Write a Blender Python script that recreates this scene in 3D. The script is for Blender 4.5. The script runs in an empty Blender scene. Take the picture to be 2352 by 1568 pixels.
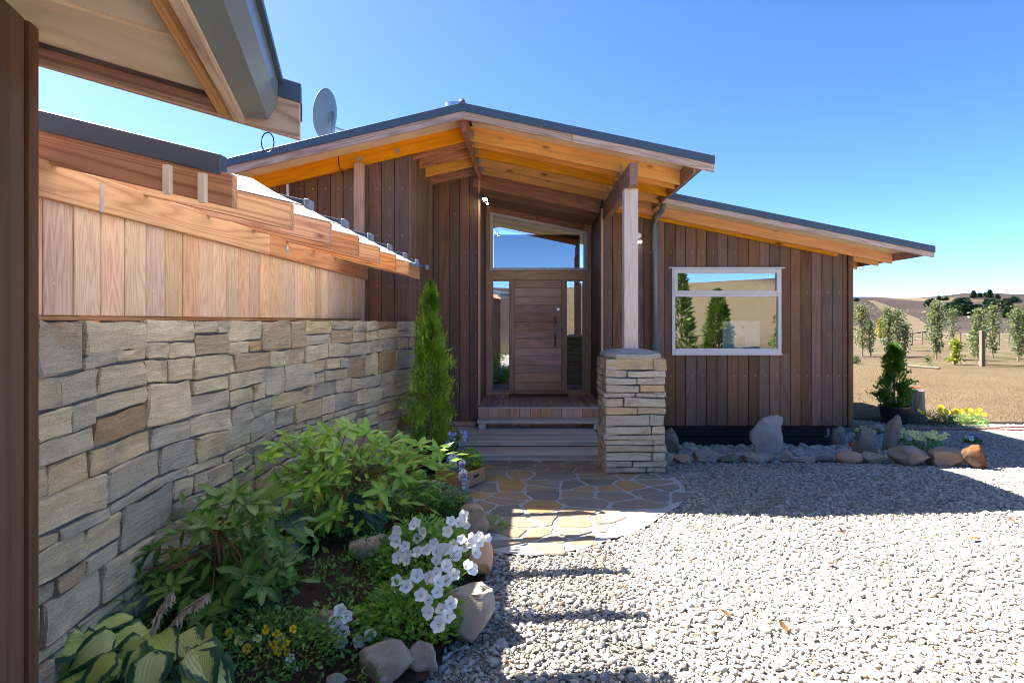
import bpy, bmesh, math, random
import numpy as np
from mathutils import Vector, Matrix, noise

# ------------------------------------------------------------------ camera, sky, sun, exposure
R = random.Random(11)
NR = np.random.default_rng(5)
F, CX, CY, H = 1306.7, 1213.0, 737.0, 2.0      # survey constants: focal length, vanishing point, eye height
scene = bpy.context.scene
col = scene.collection

cam = bpy.data.cameras.new('camera'); cam_o = bpy.data.objects.new('camera', cam); col.objects.link(cam_o)
cam.lens = 20.0; cam.sensor_width = 36.0
cam.shift_x = -37 / 2352; cam.shift_y = -47 / 2352
cam.clip_start = 0.05; cam.clip_end = 2000
cam_o.location = (0, 0, H); cam_o.rotation_euler = (math.radians(90), 0, 0)
scene.camera = cam_o

KX, KY = 0.78, 0.33                             # shadow shift per metre of height
SUN_EL = math.atan(1 / math.hypot(KX, KY))
world = bpy.data.worlds.new('World'); scene.world = world; world.use_nodes = True
wn = world.node_tree
sky = wn.nodes.new('ShaderNodeTexSky'); sky.sky_type = 'NISHITA'; sky.sun_disc = False
sky.sun_elevation = SUN_EL; sky.sun_rotation = math.atan2(-KX, KY)
sky.altitude = 0; sky.air_density = 0.33; sky.dust_density = 0.38; sky.ozone_density = 3.0
sat = wn.nodes.new('ShaderNodeHueSaturation'); sat.inputs['Saturation'].default_value = 1.16
wn.links.new(sky.outputs[0], sat.inputs['Color']); wn.links.new(sat.outputs[0], wn.nodes['Background'].inputs[0])
wn.nodes['Background'].inputs[1].default_value = 0.054
sun = bpy.data.lights.new('sun', 'SUN'); sun_o = bpy.data.objects.new('sun', sun); col.objects.link(sun_o)
sun.energy = 3.0; sun.angle = math.radians(0.53); sun.color = (1.0, 0.95, 0.88)
sun_o.rotation_euler = Vector((KX, -KY, -1)).to_track_quat('-Z', 'Y').to_euler()
sun_o.location = (-10, 8, 12)
scene.view_settings.view_transform = 'Standard'; scene.view_settings.look = 'None'
scene.view_settings.exposure = 3.4; scene.view_settings.gamma = 1.0
scene.view_settings.use_curve_mapping = False
scene.cycles.filter_width = 0.95; scene.cycles.max_bounces = 10; scene.cycles.diffuse_bounces = 6; scene.cycles.transparent_max_bounces = 16

# ------------------------------------------------------------------ helpers
def P(px, py, D): return Vector(((px - CX) / F * D, D, H - (py - CY) / F * D))
def XW(px, D): return (px - CX) / F * D
def ZW(py, D): return H - (py - CY) / F * D
def sstep(a, b, x):
    t = min(1.0, max(0.0, (x - a) / (b - a))); return t * t * (3 - 2 * t)
def gz(x, y): return 0.2 - 0.2 * min(1.0, max(0.0, (y - 6.6) / 2.3))
XB = [(1.0, -1.0), (2.3, -0.85), (2.89, -0.55), (3.55, -0.36), (4.03, -0.34), (4.68, -0.42), (5.08, -0.56), (5.7, -0.72), (6.0, -0.9), (6.9, -1.2), (7.4, -1.45)]
def xb(y):                                       # right edge of the planting bed
    for (a, xa), (b, xc) in zip(XB, XB[1:]):
        if y <= b: return xa + (xc - xa) * max(0, (y - a)) / (b - a)
    return -1.5
def bz(x, y):                                    # soil height in the planting bed
    d = xb(y) - x
    return gz(x, y) + 0.03 + 0.17 * sstep(0.0, 1.1, d) + 0.025 * noise.noise(Vector((x * 4, y * 4, 0)))
def ground_D(py, zf=gz, px=1213, z0=0.0):
    D = 5.0
    for _ in range(30): D = F * (H - zf(XW(px, D), D) - z0) / (py - CY)
    return D

WM = {}
def put(o, parent, world=None):
    w = world if world is not None else Matrix.Identity(4)
    if parent is not None:
        o.parent = parent; o.matrix_parent_inverse = WM[parent.as_pointer()].inverted()
    o.matrix_basis = w; WM[o.as_pointer()] = w
    return o
def tag(o, label=None, cat=None, group=None, kind=None):
    if label: o['label'] = label
    if cat: o['category'] = cat
    if group: o['group'] = group
    if kind: o['kind'] = kind
    return o
def thing(name, label, cat, loc=(0, 0, 0), group=None):
    o = bpy.data.objects.new(name, None); col.objects.link(o)
    o.empty_display_size = 0.1
    put(o, None, Matrix.Translation(Vector(loc)))
    return tag(o, label, cat, group)
def mesh_obj(name, verts, faces, mat, parent=None, world=None, smooth=False, uvs=None):
    me = bpy.data.meshes.new(name); me.from_pydata([tuple(v) for v in verts], [], faces)
    me.materials.append(mat)
    if smooth: me.polygons.foreach_set('use_smooth', [True] * len(me.polygons))
    if uvs is not None:
        l = me.uv_layers.new(name='UVMap')
        for lp in me.loops: l.data[lp.index].uv = uvs[lp.vertex_index]
    me.update()
    o = bpy.data.objects.new(name, me); col.objects.link(o)
    return put(o, parent, world)
def inst(name, me, parent=None, world=None):
    o = bpy.data.objects.new(name, me); col.objects.link(o)
    return put(o, parent, world)
def bm_obj(name, bm, mat, parent=None, world=None, smooth=False):
    me = bpy.data.meshes.new(name); bm.to_mesh(me); bm.free()
    me.materials.append(mat)
    if smooth: me.polygons.foreach_set('use_smooth', [True] * len(me.polygons))
    o = bpy.data.objects.new(name, me); col.objects.link(o)
    return put(o, parent, world)
class MB:
    """collects simple shapes into one mesh"""
    def __init__(s): s.v = []; s.f = []
    def add(s, verts, faces):
        n = len(s.v); s.v += [tuple(v) for v in verts]; s.f += [tuple(i + n for i in f) for f in faces]; return s
    def box(s, x0, x1, y0, y1, z0, z1, c=0.0):
        if c <= 0:
            return s.add([(x0,y0,z0),(x1,y0,z0),(x1,y1,z0),(x0,y1,z0),(x0,y0,z1),(x1,y0,z1),(x1,y1,z1),(x0,y1,z1)],
                         [(0,3,2,1),(4,5,6,7),(0,1,5,4),(1,2,6,5),(2,3,7,6),(3,0,4,7)])
        # chamfered box, 26 faces
        X, Y, Z = (x0, x1), (y0, y1), (z0, z1); vs = []; idx = {}
        for i in (0, 1):
            for j in (0, 1):
                for k in (0, 1):
                    sx, sy, sz = (1, -1)[i] * c, (1, -1)[j] * c, (1, -1)[k] * c
                    for a, p in enumerate(((X[i], Y[j]+sy, Z[k]+sz), (X[i]+sx, Y[j], Z[k]+sz), (X[i]+sx, Y[j]+sy, Z[k]))):
                        idx[i, j, k, a] = len(vs); vs.append(p)
        fs = []
        for i in (0, 1):
            q = [idx[i,0,0,0], idx[i,1,0,0], idx[i,1,1,0], idx[i,0,1,0]]; fs.append(q if i else q[::-1])
        for j in (0, 1):
            q = [idx[0,j,0,1], idx[1,j,0,1], idx[1,j,1,1], idx[0,j,1,1]]; fs.append(q[::-1] if j else q)
        for k in (0, 1):
            q = [idx[0,0,k,2], idx[1,0,k,2], idx[1,1,k,2], idx[0,1,k,2]]; fs.append(q if k else q[::-1])
        for j in (0, 1):
            for k in (0, 1):
                q = [idx[0,j,k,1], idx[1,j,k,1], idx[1,j,k,2], idx[0,j,k,2]]; fs.append(q if (j + k) % 2 else q[::-1])
        for i in (0, 1):
            for k in (0, 1):
                q = [idx[i,0,k,0], idx[i,1,k,0], idx[i,1,k,2], idx[i,0,k,2]]; fs.append(q[::-1] if (i + k) % 2 else q)
        for i in (0, 1):
            for j in (0, 1):
                q = [idx[i,j,0,0], idx[i,j,1,0], idx[i,j,1,1], idx[i,j,0,1]]; fs.append(q if (i + j) % 2 else q[::-1])
        for i in (0, 1):
            for j in (0, 1):
                for k in (0, 1):
                    q = [idx[i,j,k,0], idx[i,j,k,1], idx[i,j,k,2]]; fs.append(q if (i + j + k) % 2 == 0 else q[::-1])
        return s.add(vs, fs)
    def tube(s, pts, radii, n=6, caps=True):
        pts = [Vector(p) for p in pts]; rings = []; up = Vector((0.03, 0.02, 1))
        vs = []; fs = []
        for i, p in enumerate(pts):
            d = (pts[min(i+1, len(pts)-1)] - pts[max(i-1, 0)]).normalized()
            a = d.cross(up);
            if a.length < 0.05: a = d.cross(Vector((1, 0, 0)))
            a.normalize(); b = d.cross(a).normalized(); r = radii[i] if isinstance(radii, (list, tuple)) else radii
            for k in range(n):
                t = 2 * math.pi * k / n; vs.append(p + a * (r * math.cos(t)) + b * (r * math.sin(t)))
        for i in range(len(pts) - 1):
            for k in range(n):
                k2 = (k + 1) % n; fs.append((i*n+k, i*n+k2, (i+1)*n+k2, (i+1)*n+k))
        if caps: fs.append(tuple(range(n))[::-1]); fs.append(tuple((len(pts)-1)*n + k for k in range(n)))
        return s.add(vs, fs)
    def lathe(s, prof, n=20, c=(0, 0, 0)):
        vs = []; fs = []
        for r, z in prof:
            for k in range(n):
                t = 2 * math.pi * k / n; vs.append((c[0] + r*math.cos(t), c[1] + r*math.sin(t), c[2] + z))
        for i in range(len(prof) - 1):
            for k in range(n):
                k2 = (k + 1) % n; fs.append((i*n+k, i*n+k2, (i+1)*n+k2, (i+1)*n+k))
        return s.add(vs, fs)
    def build(s, name, mat, parent=None, world=None, smooth=False): return mesh_obj(name, s.v, s.f, mat, parent, world, smooth)

def box(name, x0, x1, y0, y1, z0, z1, mat, parent=None, c=0.004):
    return MB().box(x0, x1, y0, y1, z0, z1, c).build(name, mat, parent)
def frame_axes(o, u, n):                        # local x along u, local -y along the outward normal n
    u = Vector(u).normalized(); n = Vector(n).normalized()
    m = Matrix.Identity(4)
    for i in range(3): m[i][0] = u[i]; m[i][1] = -n[i]; m[i][2] = (0, 0, 1)[i]; m[i][3] = o[i]
    return m
def plank(name, pts, t, mat, parent, world, c=0.005):
    """four-cornered board in local x,z; front face at local y = -t, chamfered front edges"""
    cx = sum(p[0] for p in pts) / 4; cz = sum(p[1] for p in pts) / 4
    def inset(p): return (p[0] + (c if p[0] < cx else -c), p[1] + (c if p[1] < cz else -c))
    v = [(p[0], 0, p[1]) for p in pts] + [(p[0], -t + c, p[1]) for p in pts] + [(inset(p)[0], -t, inset(p)[1]) for p in pts]
    f = [(8, 9, 10, 11)]
    for i in range(4):
        j = (i + 1) % 4; f += [(i, j, 4 + j, 4 + i), (4 + i, 4 + j, 8 + j, 8 + i)]
    return mesh_obj(name, v, f, mat, parent, world)
def member(name, p0, p1, w, h, mat, parent, c=0.004, plumb=False, below=True, side=0.0):
    """timber running p0 -> p1 (line on its top centre), width w across, depth h below"""
    p0 = Vector(p0); p1 = Vector(p1); d = p1 - p0; L = d.length; x = d.normalized()
    y = Vector((0, 0, 1)).cross(x)
    y = y.normalized() if y.length > 1e-4 else Vector((0, 1, 0))
    z = x.cross(y).normalized()
    m = Matrix.Identity(4)
    for i in range(3): m[i][0] = x[i]; m[i][1] = y[i]; m[i][2] = z[i]; m[i][3] = p0[i]
    b = MB().box(0, L, -w/2, w/2, -h if below else 0, 0 if below else h, c)
    if plumb:
        k = x.z / math.hypot(x.x, x.y); b.v = [(a - q * -k, e, q) for a, e, q in b.v]
    return b.build(name, mat, parent, m)

# ------------------------------------------------------------------ materials
class NT:
    def __init__(s, name):
        s.m = bpy.data.materials.new(name); s.m.use_nodes = True; s.t = s.m.node_tree
        s.b = s.t.nodes['Principled BSDF']; s.out = s.t.nodes['Material Output']
    def n(s, typ, **kw):
        o = s.t.nodes.new('ShaderNode' + typ)
        for k, v in kw.items(): setattr(o, k, v)
        return o
    def l(s, a, b): s.t.links.new(a, b)
    def set(s, sock, v):
        if hasattr(v, 'is_output') or isinstance(v, bpy.types.NodeSocket): s.l(v, sock)
        else: sock.default_value = v
    def math(s, op, a, b=0.0, c=0.0, clamp=False):
        o = s.n('Math', operation=op); o.use_clamp = clamp
        s.set(o.inputs[0], a); s.set(o.inputs[1], b); s.set(o.inputs[2], c); return o.outputs[0]
    def mix(s, f, a, b, typ='MIX'):
        o = s.n('Mix', data_type='RGBA', blend_type=typ); s.set(o.inputs[0], f)
        s.set(o.inputs[6], a if not isinstance(a, tuple) else (*a[:3], 1)); s.set(o.inputs[7], b if not isinstance(b, tuple) else (*b[:3], 1))
        return o.outputs[2]
    def coord(s, which='Object'): return s.n('TexCoord').outputs[which]
    def rnd(s): return s.n('ObjectInfo').outputs['Random']
    def pos(s): return s.n('NewGeometry').outputs['Position']
    def shift(s, v, k=(17.0, 29.0, 41.0)):
        o = s.n('VectorMath', operation='SCALE'); o.inputs[0].default_value = k; s.l(s.rnd(), o.inputs['Scale'])
        a = s.n('VectorMath', operation='ADD'); s.l(v, a.inputs[0]); s.l(o.outputs[0], a.inputs[1]); return a.outputs[0]
    def map(s, v, sc, rot=(0, 0, 0)):
        o = s.n('Mapping'); s.l(v, o.inputs[0]); o.inputs['Scale'].default_value = sc; o.inputs['Rotation'].default_value = rot; return o.outputs[0]
    def noise(s, v, sc=1.0, det=3.0, rough=0.55, dist=0.0):
        o = s.n('TexNoise'); s.l(v, o.inputs['Vector']); o.inputs['Scale'].default_value = sc
        o.inputs['Detail'].default_value = det; o.inputs['Roughness'].default_value = rough; o.inputs['Distortion'].default_value = dist
        return o.outputs['Fac']
    def vor(s, v, sc=1.0, feat='F1', out='Distance', rand=1.0):
        o = s.n('TexVoronoi', feature=feat); s.l(v, o.inputs['Vector']); o.inputs['Scale'].default_value = sc; o.inputs['Randomness'].default_value = rand
        return o.outputs[out]
    def ramp(s, f, stops, interp='LINEAR'):
        o = s.n('ValToRGB'); s.l(f, o.inputs[0]); e = o.color_ramp.elements; o.color_ramp.interpolation = interp
        while len(e) > 1: e.remove(e[-1])
        for i, (p, c) in enumerate(stops):
            x = e[0] if i == 0 else e.new(p); x.position = p; x.color = (*c, 1) if len(c) == 3 else c
        return o.outputs[0]
    def bump(s, h, strength=0.3, dist=0.01):
        o = s.n('Bump'); o.inputs['Strength'].default_value = strength; o.inputs['Distance'].default_value = dist
        s.l(h, o.inputs['Height']); s.l(o.outputs[0], s.b.inputs['Normal']); return o
    def done(s, color, rough=0.7, spec=0.3, metal=0.0):
        s.set(s.b.inputs['Base Color'], color if not isinstance(color, tuple) else (*color[:3], 1))
        s.set(s.b.inputs['Roughness'], rough); s.b.inputs['Specular IOR Level'].default_value = spec; s.b.inputs['Metallic'].default_value = metal
        return s.m

def wood(name, dark, light, axis='z', ring=10.0, across=7.0, along=0.55, var=0.35, rough=0.75, knots=0.0, knot_col=None, grey=None, hue=0.02, lines=0.75, spec=0.25):
    t = NT(name); v = t.shift(t.coord('Object'))
    def sc(al, ac): return tuple(al if a == axis else ac for a in 'xyz')
    n1 = t.noise(t.map(v, sc(along, across)), 1.0, 1.5, 0.5, 0.3)
    rg = t.math('PINGPONG', t.math('MULTIPLY', n1, ring), 0.5)
    rg = t.math('MULTIPLY', t.math('POWER', t.math('MULTIPLY', rg, 2.0), 1.7), lines)
    fib = t.noise(t.map(v, sc(3.0, 160.0)), 1.0, 3.0, 0.6)
    f = t.math('ADD', t.math('MULTIPLY', rg, 0.6), t.math('MULTIPLY', t.math('SUBTRACT', fib, 0.3), 0.8), clamp=True)
    c = t.mix(f, light, dark)
    big = t.noise(t.map(v, sc(0.7, 4.0)), 1.0, 2.0)
    if grey: c = t.mix(t.math('MULTIPLY', t.math('SUBTRACT', big, 0.35), 2.2, clamp=True), c, grey)
    if knots:
        k = t.vor(t.map(v, sc(2.2, 5.0)), 1.0)
        kk = t.math('MULTIPLY', t.math('SUBTRACT', knots, k, clamp=True), 9.0, clamp=True)
        c = t.mix(kk, c, knot_col)
    hs = t.n('HueSaturation'); t.l(c, hs.inputs['Color'])
    r = t.rnd()
    t.l(t.math('ADD', 1.0 - var * 0.55, t.math('MULTIPLY', r, var)), hs.inputs['Value'])
    r2 = t.math('FRACT', t.math('MULTIPLY', r, 7.31))
    t.l(t.math('ADD', 0.5 - hue / 2, t.math('MULTIPLY', r2, hue)), hs.inputs['Hue'])
    r3 = t.math('FRACT', t.math('MULTIPLY', r, 13.7))
    t.l(t.math('ADD', 0.8, t.math('MULTIPLY', r3, 0.3)), hs.inputs['Saturation'])
    blot = t.math('ADD', 0.82, t.math('MULTIPLY', t.noise(t.map(v, sc(1.6, 3.0)), 1.0, 3.0), 0.36))
    c2 = t.mix(1.0, hs.outputs[0], t.n('CombineColor').outputs[0], 'MULTIPLY')
    cc = c2.node.inputs[7].links[0].from_node
    for i in range(3): t.l(blot, cc.inputs[i])
    t.bump(f, 0.25, 0.004)
    return t.done(c2, rough, spec)
M = {}
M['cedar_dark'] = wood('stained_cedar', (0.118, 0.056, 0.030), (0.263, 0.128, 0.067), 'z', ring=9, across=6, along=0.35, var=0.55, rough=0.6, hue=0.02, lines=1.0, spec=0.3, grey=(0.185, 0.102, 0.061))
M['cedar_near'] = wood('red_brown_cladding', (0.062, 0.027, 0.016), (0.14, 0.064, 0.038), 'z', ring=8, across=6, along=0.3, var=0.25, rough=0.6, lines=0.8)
M['cedar_dark_x'] = wood('stained_cedar_level', (0.241, 0.106, 0.067), (0.508, 0.241, 0.147), 'x', ring=10, across=6, along=0.35, var=0.4, rough=0.62, lines=1.0)
M['cedar_door'] = wood('oiled_cedar', (0.402, 0.208, 0.113), (0.805, 0.482, 0.287), 'x', ring=11, across=7, along=0.4, var=0.35, rough=0.55)
M['cedar_door_z'] = wood('oiled_cedar_upright', (0.385, 0.199, 0.108), (0.743, 0.440, 0.261), 'z', ring=10, across=7, along=0.4, var=0.3, rough=0.55)
M['cedar_pale'] = wood('raw_cedar', (0.42, 0.205, 0.10), (0.68, 0.45, 0.275), 'z', ring=13, across=13, along=1.1, var=0.26, rough=0.75, hue=0.02, lines=0.85)
M['fir'] = wood('douglas_fir', (0.30, 0.095, 0.026), (0.60, 0.275, 0.105), 'x', ring=14, across=7, along=0.45, var=0.3, knots=0.12, knot_col=(0.17, 0.04, 0.012), lines=1.15)
M['fir_y'] = wood('douglas_fir_long', (0.34, 0.11, 0.028), (0.62, 0.29, 0.11), 'x', ring=12, across=7, along=0.4, var=0.25, knots=0.1, knot_col=(0.2, 0.05, 0.015), lines=1.0)
M['pine'] = wood('orange_pine', (0.56, 0.19, 0.018), (0.86, 0.39, 0.058), 'x', ring=9, across=6, along=0.4, var=0.3, knots=0.17, knot_col=(0.26, 0.07, 0.012), lines=0.75)
M['ply'] = wood('plywood', (0.66, 0.46, 0.28), (0.86, 0.70, 0.50), 'x', ring=7, across=2.4, along=0.9, var=0.1, lines=0.6)
M['barge'] = wood('weathered_fascia', (0.297, 0.155, 0.105), (0.675, 0.472, 0.351), 'x', ring=12, across=8, along=0.5, var=0.3, lines=1.0)
M['beam'] = wood('red_brown_beam', (0.182, 0.073, 0.045), (0.420, 0.189, 0.109), 'x', ring=10, across=7, along=0.4, var=0.25)
M['post'] = wood('pale_post_timber', (0.60, 0.43, 0.31), (0.86, 0.74, 0.60), 'z', ring=12, across=7, along=0.35, var=0.12, lines=0.7)
M['deck_grey'] = wood('silvered_deck', (0.42, 0.335, 0.275), (0.70, 0.60, 0.50), 'x', ring=8, across=9, along=0.3, var=0.2, lines=0.6)
M['deck_brown'] = wood('brown_deck', (0.338, 0.198, 0.149), (0.653, 0.415, 0.325), 'y', ring=8, across=9, along=0.4, var=0.4, lines=0.6)
M['riser'] = wood('riser_cedar', (0.431, 0.201, 0.098), (0.747, 0.416, 0.237), 'z', ring=12, across=7, along=0.6, var=0.35)
M['stump'] = wood('old_stump', (0.10, 0.075, 0.055), (0.40, 0.31, 0.23), 'z', ring=8, across=12, along=0.8, var=0.1, lines=1.0)
M['post_grey'] = wood('grey_post', (0.090, 0.068, 0.049), (0.158, 0.124, 0.094), 'z', ring=6, across=9, along=0.4, var=0.1)

def plain(name, color, rough=0.5, spec=0.4, metal=0.0, var=0.0, nsc=30.0, amt=0.0, bump=0.0):
    t = NT(name); c = color
    if amt or bump:
        n = t.noise(t.coord('Object'), nsc, 4.0)
        if amt: c = t.mix(n, tuple(x * (1 - amt) for x in color), tuple(min(1, x * (1 + amt)) for x in color))
        if bump: t.bump(n, bump, 0.004)
    return t.done(c, rough, spec, metal)
M['metal_dark'] = plain('dark_roof_steel', (0.060, 0.088, 0.122), 0.38, 0.5, 0.0, nsc=3, amt=0.12)
M['metal_gutter'] = plain('grey_gutter_steel', (0.140, 0.168, 0.182), 0.3, 0.6, 0.0, nsc=4, amt=0.15)
M['galv'] = plain('galvanised_steel', (0.42, 0.43, 0.43), 0.45, 0.5, 0.6, nsc=40, amt=0.15)
M['steel'] = plain('brushed_steel', (0.55, 0.55, 0.55), 0.25, 0.5, 0.9)
M['white_frame'] = plain('off_white_aluminium', (0.74, 0.68, 0.64), 0.4, 0.4)
M['white'] = plain('white_plastic', (0.8, 0.8, 0.8), 0.4, 0.4)
M['black'] = plain('black_plastic', (0.018, 0.018, 0.02), 0.35, 0.5, nsc=8, amt=0.3)
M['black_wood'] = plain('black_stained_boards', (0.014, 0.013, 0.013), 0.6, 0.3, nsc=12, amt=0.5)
M['dish'] = plain('dish_grey_paint', (0.216, 0.246, 0.270), 0.5, 0.3, nsc=5, amt=0.08)
M['pot_grey'] = plain('grey_pot_plastic', (0.238, 0.294, 0.308), 0.45, 0.4, nsc=10, amt=0.1)
M['card'] = plain('brown_cardboard', (0.432, 0.228, 0.114), 0.85, 0.1, nsc=25, amt=0.12)
M['soil'] = plain('dark_soil', (0.046, 0.029, 0.019), 0.95, 0.1, nsc=45, amt=0.7, bump=0.9)
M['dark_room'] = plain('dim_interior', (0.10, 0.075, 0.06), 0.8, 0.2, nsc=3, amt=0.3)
M['mortar'] = plain('mortar_grey', (0.155, 0.15, 0.14), 0.95, 0.1, nsc=50, amt=0.5, bump=0.9)
M['mortar_pale'] = plain('pale_paving_mortar', (0.437, 0.409, 0.374), 0.9, 0.15, nsc=55, amt=0.25, bump=0.6)
M['mat'] = plain('coir_fibre', (0.22, 0.145, 0.085), 0.95, 0.05, nsc=150, amt=0.5, bump=0.8)
M['hose'] = plain('brown_hose_rubber', (0.20, 0.075, 0.05), 0.5, 0.3)
M['wire'] = plain('black_cable', (0.02, 0.02, 0.02), 0.5, 0.3)
M['web'] = plain('lead_flashing', (0.24, 0.28, 0.32), 0.5, 0.4, nsc=30, amt=0.4)

def glass(name, refl=0.55, tint=(0.9, 0.95, 0.95)):
    t = NT(name); t.t.nodes.remove(t.b)
    g = t.n('BsdfGlossy'); g.inputs['Roughness'].default_value = 0.0; g.inputs['Color'].default_value = (0.95, 0.97, 1, 1)
    tr = t.n('BsdfTransparent'); tr.inputs['Color'].default_value = (*tint, 1)
    fr = t.n('LayerWeight'); fr.inputs['Blend'].default_value = 0.25
    m = t.n('MixShader'); t.l(t.math('ADD', refl, t.math('MULTIPLY', fr.outputs['Facing'], 0.3), clamp=True), m.inputs[0])
    t.l(tr.outputs[0], m.inputs[1]); t.l(g.outputs[0], m.inputs[2]); t.l(m.outputs[0], t.out.inputs[0]); return t.m
M['glass'] = glass('reflective_glazing', 0.31)
M['glass_dark'] = glass('sidelight_glazing', 0.33)
def sheet_mat():
    t = NT('frosted_roof_sheet'); t.t.nodes.remove(t.b)
    a = t.n('BsdfTransparent'); a.inputs['Color'].default_value = (0.97, 0.97, 0.97, 1)
    b = t.n('BsdfTranslucent'); b.inputs['Color'].default_value = (0.9, 0.91, 0.92, 1)
    m = t.n('MixShader'); n = t.noise(t.coord('Object'), 9.0, 3.0)
    t.l(t.math('ADD', 0.28, t.math('MULTIPLY', n, 0.25)), m.inputs[0])
    t.l(a.outputs[0], m.inputs[1]); t.l(b.outputs[0], m.inputs[2]); t.l(m.outputs[0], t.out.inputs[0]); return t.m
M['sheet'] = sheet_mat()
def lamp_mat(name, c, e):
    t = NT(name); t.b.inputs['Emission Color'].default_value = (*c, 1); t.b.inputs['Emission Strength'].default_value = e
    return t.done((0.3, 0.29, 0.26))
M['lamp'] = lamp_mat('lit_lamp', (0.860, 0.850, 0.600), 9.0)

def schist(name, stops, layer=55.0, xy=5.0, var=0.5, axis='z', bump=0.9, bdist=0.012, lichen=0.0):
    t = NT(name); v0 = t.coord('Object'); v = t.shift(v0)
    sc = tuple(layer if a == axis else xy for a in 'xyz')
    w = t.noise(v, 5.0, 2.0)
    lay = t.math('ADD', t.math('MULTIPLY', t.noise(t.map(v, sc), 1.0, 5.0, 0.7, 0.3), 0.65), t.math('MULTIPLY', t.noise(t.map(v, tuple(q * 0.35 for q in sc)), 1.0, 3.0, 0.6, 0.2), 0.35))
    fine = t.noise(v, 130.0, 3.0, 0.6)
    r = t.rnd(); base = t.ramp(r, stops, 'LINEAR')
    patch = t.noise(v, 3.2, 3.0, 0.6)
    k = t.math('ADD', t.math('MULTIPLY', lay, 0.62), t.math('MULTIPLY', fine, 0.38))
    val = t.math('ADD', 1.0 - var * 1.5, t.math('MULTIPLY', k, var * 3.0))
    c = t.mix(t.math('MULTIPLY', t.math('SUBTRACT', patch, 0.52), 3.5, clamp=True), base, t.ramp(t.math('FRACT', t.math('MULTIPLY', r, 5.7)), [(0, (0.20, 0.19, 0.18)), (0.55, (0.34, 0.26, 0.165)), (0.8, (0.27, 0.16, 0.085)), (1, (0.40, 0.37, 0.33))]))
    hs = t.n('HueSaturation'); t.l(c, hs.inputs['Color']); t.l(val, hs.inputs['Value'])
    cc = hs.outputs[0]
    if lichen:
        li = t.math('MULTIPLY', t.math('SUBTRACT', t.noise(v, 16.0, 4.0, 0.7), 0.62 - lichen), 8.0, clamp=True)
        cc = t.mix(li, cc, (0.42, 0.42, 0.36))
    hgt = t.math('ADD', t.math('MULTIPLY', lay, 0.8), t.math('MULTIPLY', fine, 0.25))
    t.bump(hgt, bump, bdist)
    return t.done(cc, 0.85, 0.2)
M['wall_stone'] = schist('wall_schist', [(0, (0.560, 0.455, 0.288)), (0.16, (0.627, 0.498, 0.298)), (0.30, (0.426, 0.374, 0.274)), (0.44, (0.650, 0.519, 0.331)), (0.58, (0.582, 0.423, 0.235)), (0.70, (0.504, 0.428, 0.307)), (0.82, (0.381, 0.337, 0.254)), (0.92, (0.594, 0.471, 0.298)), (0.97, (0.302, 0.198, 0.110)), (1.0, (0.470, 0.305, 0.154))], layer=48, xy=6.0, var=0.75, bump=1.0, bdist=0.035, lichen=0.03)
M['pillar_stone'] = schist('pillar_schist', [(0, (0.515, 0.445, 0.344)), (0.25, (0.607, 0.525, 0.395)), (0.42, (0.414, 0.383, 0.319)), (0.58, (0.570, 0.401, 0.210)), (0.74, (0.552, 0.481, 0.378)), (0.86, (0.442, 0.405, 0.336)), (0.94, (0.607, 0.463, 0.286)), (1.0, (0.405, 0.223, 0.118))], layer=55, xy=8, var=0.66, bump=1.0, bdist=0.025)
M['flag'] = schist('flag_schist', [(0, (0.213, 0.182, 0.144)), (0.3, (0.306, 0.246, 0.180)), (0.5, (0.254, 0.209, 0.157)), (0.72, (0.369, 0.260, 0.151)), (0.88, (0.459, 0.255, 0.096)), (1.0, (0.296, 0.246, 0.187))], layer=16, xy=3, var=0.55, axis='y', bump=0.7, bdist=0.012)
def rockmat(name, c1, c2, layer=12.0, lichen=0.0, var=0.5):
    return schist(name, [(0, c1), (1, c2)], layer=layer, xy=4.0, var=var, lichen=lichen, bump=0.8, bdist=0.012)
M['rock_grey'] = rockmat('grey_boulder_stone', (0.315, 0.265, 0.198), (0.389, 0.325, 0.244), lichen=0.04)
M['rock_dark'] = rockmat('dark_schist_stone', (0.163, 0.138, 0.110), (0.250, 0.201, 0.150), layer=30)
M['rock_brown'] = rockmat('brown_boulder_stone', (0.29, 0.205, 0.15), (0.36, 0.27, 0.20), layer=18)
M['rock_pale'] = rockmat('pale_boulder_stone', (0.36, 0.31, 0.27), (0.40, 0.35, 0.30), layer=7, var=0.35)
M['rock_rust'] = rockmat('rust_slab_stone', (0.132, 0.051, 0.021), (0.162, 0.072, 0.030), layer=14)
def smoothrock(name, c1, c2):
    t = NT(name); v = t.coord('Object'); n = t.noise(v, 4.0, 4.0, 0.6); f = t.noise(v, 90.0, 3.0)
    c = t.mix(t.math('ADD', t.math('MULTIPLY', n, 0.9), t.math('MULTIPLY', f, 0.25), clamp=True), c1, c2)
    t.bump(f, 0.25, 0.003); return t.done(c, 0.75, 0.25)
M['rock_tan'] = smoothrock('tan_smooth_boulder', (0.36, 0.185, 0.10), (0.62, 0.40, 0.25))

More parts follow.
